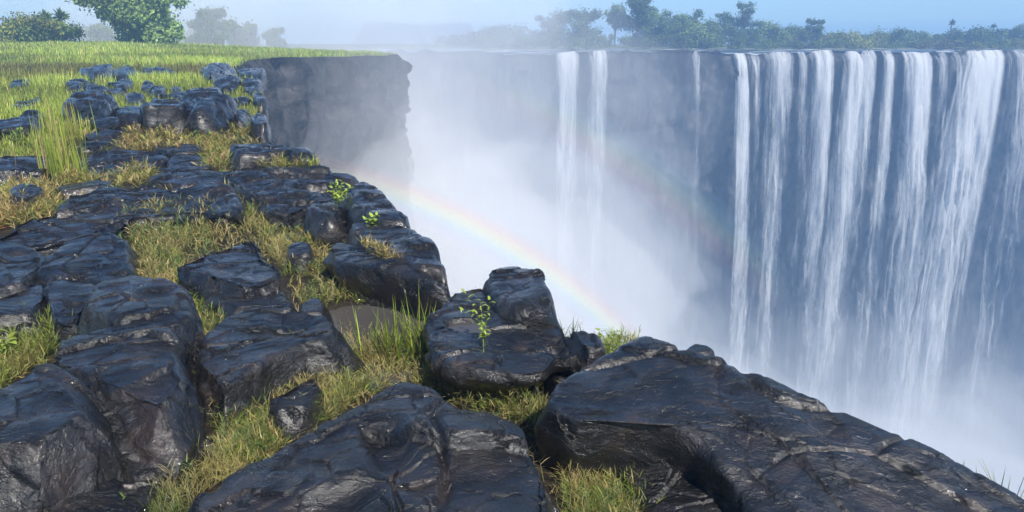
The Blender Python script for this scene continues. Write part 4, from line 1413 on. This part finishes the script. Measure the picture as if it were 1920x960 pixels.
def palm(px, top, y, gz, crown, label, group, col=DG * 1.3):
    dep = y * CP
    x = (px - 960) / FPX * dep
    H = float(at_y(float(px), float(top), y)[2]) - gz
    root = empty('palm_tree', (x, y, gz), label, 'palm', group)
    V, F = tube([(0, 0, -0.3), (0.05, 0, H * 0.35), (-0.05, 0, H * 0.7), (0, 0, H - crown * 0.4)], [0.22, 0.17, 0.15, 0.13], 7)
    mk('trunk', V + np.array([x, y, gz]), [F], BARK, loc=(x, y, gz), parent=root)
    LV = Leaves()
    n = 34
    b = np.tile([[x, y, gz + H - crown * 0.45]], (n, 1))
    LV.strips(b, rng.uniform(0, 6.28, n), rng.uniform(-0.2, 1.9, n), crown * 0.55 * rng.uniform(0.8, 1.2, n), crown * 0.16, rng.uniform(0.1, 0.9, n), pick(n, [col], [1]), 4)
    LV.strips(b, rng.uniform(0, 6.28, n), rng.uniform(0.0, 2.0, n), crown * 0.5 * rng.uniform(0.8, 1.2, n), crown * 0.14, rng.uniform(0.1, 0.6, n), pick(n, [col], [1]), 4, roll=1.2)
    LV.build('fronds', LEAF, loc=(x, y, gz), parent=root)


palm(94, 20, 91, lz(94, 91), 1.9, 'smaller of two palm tops sticking out of the yellow-green thicket', LG, MG)
palm(122, 18, 91, lz(122, 91), 2.2, 'fuller of two palm tops in the yellow-green thicket', LG, MG)

FG = 'trees along the far bank'
FT = [
    # px, top, width, y, z0f, nblobs, leaf, n, col, label
    (862, 62, 60, 200, 0.05, 10, 0.45, 1800, BG, 'faint low tree lost in spray at the mist end of the far bank'),
    (945, 44, 84, 200, 0.05, 14, 0.45, 2800, BG, 'dim flat-topped tree in the mist, first clear one of the far bank'),
    (1010, 52, 60, 205, 0.05, 12, 0.45, 1800, BG, 'dim small tree in mist beside the flat-topped one'),
    (1052, 18, 66, 195, 0.10, 16, 0.42, 3200, BG, 'tall misty tree above the fuller fall of the misty pair'),
    (1096, 15, 62, 195, 0.10, 16, 0.42, 3200, BG, 'tall misty tree above the thinner fall of the misty pair'),
    (1152, 8, 44, 186, 0.45, 12, 0.36, 2200, BG, 'slender tree with a small high crown and sky gap beside it'),
    (1192, -8, 62, 182, 0.15, 20, 0.38, 5200, DG, 'tallest dark tree of the far bank'),
    (1228, 10, 64, 186, 0.10, 18, 0.38, 4500, DG * 1.2, 'dark leafy tree close beside the tallest one'),
    (1268, 18, 66, 184, 0.10, 18, 0.38, 4500, DG, 'dense dark tree adjoining the dome-shaped thicket'),
    (1312, 34, 92, 178, 0.02, 20, 0.36, 5500, MG * 0.95, 'wide pale green dome-shaped thicket above the bare cliff'),
    (1352, 22, 58, 190, 0.15, 14, 0.38, 3200, DG * 1.1, 'dark tree behind the dome-shaped thicket'),
    (1440, 40, 66, 184, 0.05, 16, 0.36, 3600, MG * 0.8, 'rounded green tree next to the layered umbrella tree'),
    (1482, 46, 58, 188, 0.10, 14, 0.36, 3000, DG, 'dark bushy tree adjoining the open-branched tree'),
    (1552, 60, 44, 190, 0.05, 10, 0.36, 1600, DG, 'small dark tree between the open-branched tree and the yellow-green bush'),
    (1592, 57, 78, 178, 0.02, 16, 0.30, 4800, YG * 0.95, 'round yellow-green bush standing at the water edge'),
    (1642, 63, 60, 190, 0.05, 12, 0.36, 2200, DG, 'low dark tree between the round yellow-green bush and the peaked tree'),
    (1684, 52, 56, 188, 0.08, 14, 0.36, 2800, DG * 1.1, 'peaked dark tree above the square-topped fall'),
    (1724, 58, 52, 190, 0.08, 12, 0.36, 2400, DG * 1.1, 'rounded dark tree second past the peaked one'),
    (1776, 59, 44, 186, 0.05, 10, 0.36, 1800, DG, 'dark bush under the lone tall palm'),
    (1812, 51, 56, 184, 0.05, 12, 0.36, 2600, DG * 0.9, 'dark tree next to the bush under the lone tall palm'),
    (1850, 52, 52, 184, 0.05, 12, 0.36, 2400, DG * 0.9, 'dark tree standing behind the crest of the biggest fall'),
    (1888, 54, 46, 186, 0.05, 12, 0.36, 2200, DG * 0.9, 'dark tree above the grey broken curtain'),
    (1920, 46, 50, 184, 0.08, 12, 0.36, 2400, DG * 0.9, 'taller dark tree ending the row above the grey curtain'),
    (1970, 50, 60, 186, 0.05, 12, 0.36, 2200, DG * 0.9, 'dark tree past the end of the row above the grey curtain'),
]
for (a, t_, w_, y_, zf, nb, lf, n_, c_, lb) in FT:
    zf, nb, n_ = (zf if zf > 0.3 else 0.0), int(nb * 1.5), int(n_ * 1.3)
    px_tree(a, t_, w_, y_, zf, nb, lf, n_, c_, lb, FG, 0.75 if y_ > 180 else 0.45, col2=c_ * 1.35, hollow=0.4, wk=1.5)

# layered umbrella tree and open-branched tree with visible gaps
def open_tree(px, top, y, gz, layers, label, col):
    dep = y * CP
    x = (px - 960) / FPX * dep
    m = dep / FPX
    bl = []
    for (dx, py, wpx, hpx) in layers:
        zc = float(at_y(float(px), float(py), y)[2]) - gz
        for k in range(4):
            bl.append((dx * m + random.uniform(-.4, .4) * wpx * m, random.uniform(-.4, .4) * wpx * m, zc + random.uniform(-.2, .2) * hpx * m, wpx * m * 0.3, wpx * m * 0.3, hpx * m * 0.5))
    return tree((x, y, gz), bl, 0.34, 2600, col, label, FG, trunk_h=max(b[2] for b in bl) * 0.8, trunk_r=0.28, hollow=0.3)


open_tree(1392, 5, 184, 0.75, [(-2, 11, 30, 9), (8, 22, 36, 9), (-10, 34, 34, 10), (12, 44, 40, 10), (0, 58, 46, 14)], 'layered umbrella tree rising above its neighbours', BG)
open_tree(1524, 36, 184, 0.75, [(-4, 41, 20, 8), (12, 42, 16, 6), (0, 54, 24, 10), (-8, 66, 36, 14)], 'open-branched tree with sky showing through its crown', BG)
palm(1779, 37, 186, 0.75, 1.9, 'lone tall palm on a thin bare trunk above the far trees', FG, BG)
palm(1858, 44, 195, 0.75, 1.6, 'short palm half hidden in the dark row of far trees', FG, BG)

# shrubs along the water on the far bank
def shrub_label(px, c):
    tone = 'yellowish' if c[0] > 0.95 * c[1] or c[0] > 0.155 else ('dark green' if c[1] < 0.14 else 'fresh green')
    for lim, wh in ((1030, 'on the mist side of the paired falls'), (1150, 'above the paired misty falls'), (1290, 'above the bare cliff under the tallest tree'), (1370, 'beside the dome-shaped thicket above the trickle'),
                    (1440, 'behind the narrow bright fall'), (1560, 'behind the ribbed middle falls'), (1640, 'below the round yellow-green bush'), (1740, 'behind the square-topped fall'), (1790, 'below the lone tall palm'), (1885, 'behind the biggest fall')):
        if px < lim: return tone + ' scrub bush at the water edge ' + wh
    return tone + ' scrub bush at the water edge past the biggest fall'


k = 0
px = 900
while px < 1960:
    wd = 46 + 34 * random.random()
    tp = 68 + 10 * random.random() - (6 if px < 1400 else 0)
    yy = 170.5 + 5 * random.random()
    cc = [MG, YG * 0.8, OLIVE * 0.6, MG * 0.8][random.randrange(4)] if px > 1500 else [MG * 0.9, MG * 0.7, DG][random.randrange(3)]
    px_tree(px, tp, wd, yy, 0.0, 9, 0.26, 1100, cc, shrub_label(px, cc), 'scrub along the far water edge', 0.35, name='shrub', seed=900 + k, trunk_r=0.06)
    px += wd * 0.55
    k += 1

# ------------------------------------------------------------------ rainbow: arcs of coloured spray round the antisolar axis
def volume_material(name, color, density, aniso=0.0):
    m, t, out = nodes(name)
    N = NT(t)
    pv = N('VolumePrincipled')
    pv.inputs['Color'].default_value = tuple(color) + (1,)
    pv.inputs['Density'].default_value = density
    pv.inputs['Anisotropy'].default_value = aniso
    N.l(pv.outputs[0], out.inputs['Volume'])
    return m


AX = Vector(ANTI)
AQ = AX.to_track_quat('Z', 'Y')


def bow_angle(px, py):
    d = Vector(ray(float(px), float(py))).normalized()
    l = AQ.inverted() @ d
    return math.atan2(l.y, l.x)


def rainbow(half, dist, a0, a1, bands, label, length=3.0):
    """bands: (name, offset in degrees, half width in degrees, colour, density); each an arc of spray drops, thinning at its ends"""
    cen = Vector((0, 0, EYE)) + AX * dist
    root = empty('rainbow', tuple(cen), label, 'rainbow')
    for nm, off, hw, colr, den in bands:
        th = R(half + off)
        R0 = dist * math.tan(th)
        n, sides = 60, 12
        k = np.linspace(0, 1, n)
        a = a0 + (a1 - a0) * k
        env = np.sin(np.pi * np.clip(k, 0.0005, 0.9995)) ** 0.5
        ph = np.linspace(0, 2 * math.pi, sides, endpoint=False)
        A, PH = np.meshgrid(a, ph, indexing='ij')
        En = env[:, None]
        wd = R(hw) * dist / math.cos(th)
        along = np.cos(PH) * length * En          # along the line from the eye
        cross = np.sin(PH) * wd * (0.25 + 0.75 * En)
        rad = R0 + along * math.sin(th) + cross * math.cos(th)
        zz = along * math.cos(th) - cross * math.sin(th)
        L = np.stack([np.cos(A) * rad, np.sin(A) * rad, zz], -1).reshape(-1, 3)
        M = np.array(AQ.to_matrix())
        V = L @ M.T + np.array(cen)
        F = grid_faces(n, sides)
        I = np.arange(n - 1)
        F = np.vstack([F, np.stack([I * sides + sides - 1, (I + 1) * sides + sides - 1, (I + 1) * sides, I * sides], -1)])
        V = np.vstack([V, V[:sides].mean(0), V[-sides:].mean(0)])
        j = np.arange(sides)
        c0 = np.stack([np.full(sides, n * sides), j, (j + 1) % sides], -1)
        c1 = np.stack([np.full(sides, n * sides + 1), (n - 1) * sides + (j + 1) % sides, (n - 1) * sides + j], -1)
        o = mk(nm, V, [F, c0, c1], volume_material(nm + '_spray', colr, den, -0.5), loc=tuple(cen), parent=root)
        fix_normals(o)
    return root


def fix_normals(o):
    import bmesh
    bm = bmesh.new()
    bm.from_mesh(o.data)
    bmesh.ops.recalc_face_normals(bm, faces=bm.faces)
    bm.to_mesh(o.data)
    bm.free()


RED, ORA, YEL = (1.0, 0.42, 0.40), (1.0, 0.68, 0.40), (1.0, 0.95, 0.50)
GRN, BLU, VIO = (0.62, 1.0, 0.70), (0.45, 0.75, 1.0), (0.66, 0.55, 1.0)
rainbow(41.3, 28.0, bow_angle(560, 318), bow_angle(1270, 700),
        [('red_band', 0.85, 0.55, RED, 0.015), ('orange_band', 0.50, 0.5, ORA, 0.020), ('yellow_band', 0.10, 0.5, YEL, 0.033),
         ('green_band', -0.35, 0.5, GRN, 0.019), ('blue_band', -0.8, 0.55, BLU, 0.018), ('violet_band', -1.2, 0.6, VIO, 0.009)],
        'bright rainbow arcing through the spray above the brink')
rainbow(51.8, 22.0, bow_angle(880, 120), bow_angle(1480, 560),
        [('red_band', -0.9, 0.9, RED, 0.010), ('yellow_band', -0.1, 0.9, YEL, 0.010), ('green_band', 0.6, 0.9, GRN, 0.008), ('blue_band', 1.2, 0.9, BLU, 0.008)],
        'faint second rainbow in front of the bare far cliff')

# ------------------------------------------------------------------ spray in the gorge and air haze
def box(name, lo, hi, mat):
    x0, y0, z0 = lo
    x1, y1, z1 = hi
    V = [(x0, y0, z0), (x1, y0, z0), (x1, y1, z0), (x0, y1, z0), (x0, y0, z1), (x1, y0, z1), (x1, y1, z1), (x0, y1, z1)]
    F = [(0, 3, 2, 1), (4, 5, 6, 7), (0, 1, 5, 4), (1, 2, 6, 5), (2, 3, 7, 6), (3, 0, 4, 7)]
    me = bpy.data.meshes.new(name)
    me.from_pydata(V, [], F)
    me.materials.append(mat)
    o = bpy.data.objects.new(name, me)
    COL.objects.link(o)
    return o


def spray():
    root = None
    nx, ny = 60, 36
    x = np.linspace(-150, 200, nx)
    y = np.linspace(13, 170, ny)
    X, Y = np.meshgrid(x, y, indexing='ij')
    xf, yf = X.ravel(), Y.ravel()
    left = ss(50, -10, xf - 0.10 * (yf - 100))
    land = inside(POLY, xf, yf)
    front = 1 - ss(13, 46, yf)
    f2_ = 1 - ss(40, 100, yf)
    # top of each billow at the headland side and at the right, its density
    LAY = [(8, -44, 0.0017), (-1, -52, 0.0027), (-13, -60, 0.0042), (-27, -60, 0.009), (-36, -66, 0.013), (-46, -74, 0.018)]
    for k, (zl, zr, den) in enumerate(LAY):
        p = xyz(xf * 0.035, yf * 0.035, k * 2.3)
        z = zr + (zl - zr) * left + 12.0 * fbm(p * 1.3, 3, 401 + k) - front * (26 + 0.25 * (zl + 60)) - f2_ * (14 if k < 3 else 5)
        z = np.where(land, np.minimum(z, -6), z)
        z = np.maximum(z, -94.0)
        top = np.stack([xf, yf, z], -1)
        bot = np.stack([xf, yf, np.full(len(xf), -95.0)], -1)
        N1 = nx * ny
        F = grid_faces(nx, ny)
        fs = [F, F[:, ::-1] + N1]
        ring = np.concatenate([np.arange(nx) * ny, (nx - 1) * ny + np.arange(1, ny), np.arange(nx - 2, -1, -1) * ny + ny - 1, np.arange(ny - 2, 0, -1)])
        r2 = np.roll(ring, -1)
        fs.append(np.stack([ring, r2, r2 + N1, ring + N1], -1))
        o = mk('spray' if root is None else 'mist_billow', np.vstack([top, bot]), fs, volume_material('spray_mist', (0.995, 0.998, 1.0), den, -0.15), parent=root)
        fix_normals(o)
        if root is None:
            root = tag(o, 'white spray boiling up out of the gorge and rising behind the headland', 'spray', kind='stuff')
        else:
            tag(o, kind='stuff')
    # rounded puffs: the plume drifting up behind the headland, and wisps along the near wall
    PUFF = [(-30, 118, -2, 22, 14, 20, .010), (-12, 128, 2, 22, 14, 26, .011), (-42, 128, 4, 22, 14, 18, .010), (-24, 134, 14, 20, 12, 22, .005),
            (4, 134, -4, 24, 12, 20, .010), (-54, 118, 0, 20, 10, 13, .009), (-36, 112, 4, 18, 8, 12, .010), (-18, 112, -14, 14, 12, 22, .006),
            (-62, 132, 4, 24, 12, 14, .008), (20, 137, -12, 20, 9, 16, .006), (-48, 108, 3, 16, 8, 9, .010), (-66, 112, 4, 16, 7, 8, .007), (-6, 138, 12, 16, 9, 13, .008), (-38, 120, 16, 16, 8, 10, .008), (-30, 140, 24, 26, 12, 18, .004), (-10, 104, -30, 16, 16, 20, .010),
            (-4, 66, -20, 11, 18, 13, .012), (-9, 52, -16, 8, 14, 10, .010), (2, 88, -30, 16, 22, 14, .012), (10, 110, -30, 22, 20, 20, .012), (-12, 70, -26, 8, 20, 14, .014), (-9, 62, -13, 6, 18, 9, .010), (-9.5, 60, -6, 5, 24, 9, .008), (-6, 82, -10, 7, 16, 12, .007), (-8, 74, -16, 8, 18, 11, .012), (-10, 48, -14, 5, 10, 7, .010)]
    nu, nv = 28, 18
    th = np.linspace(0, 2 * math.pi, nu, endpoint=False)
    ph = np.linspace(0.04, math.pi - 0.04, nv)
    TH, PH = np.meshgrid(th, ph, indexing='ij')
    D = np.stack([np.cos(TH) * np.sin(PH), np.sin(TH) * np.sin(PH), np.cos(PH)], -1).reshape(-1, 3)
    for k, (a, b, c, rx, ry, rz, den) in enumerate(PUFF):
        q = 1 + 0.22 * fbm(D * 1.6 + k * 5.1, 3, 451)
        V = D * q[:, None] * np.array([rx, ry, rz]) + np.array([a, b, c])
        V = np.vstack([V, V[np.arange(nu) * nv].mean(0), V[np.arange(nu) * nv + nv - 1].mean(0)])
        F = grid_faces(nu, nv, True)
        i = np.arange(nu)
        c0 = np.stack([np.full(nu, nu * nv), i * nv, (i + 1) % nu * nv], -1)
        c1 = np.stack([np.full(nu, nu * nv + 1), (i + 1) % nu * nv + nv - 1, i * nv + nv - 1], -1)
        o = mk('mist_puff', V, [F, c0, c1], volume_material('spray_mist', (0.995, 0.998, 1.0), den, -0.15), loc=(a, b, c), parent=root)
        fix_normals(o)
        tag(o, kind='stuff')


spray()


def haze():
    o = box('haze', (-920, -340, -98), (920, 980, 20), volume_material('haze_air', (0.36, 0.62, 1.0), 0.0023))
    tag(o, 'thin blue haze in the air over gorge and meadow', 'haze', kind='stuff')


haze()
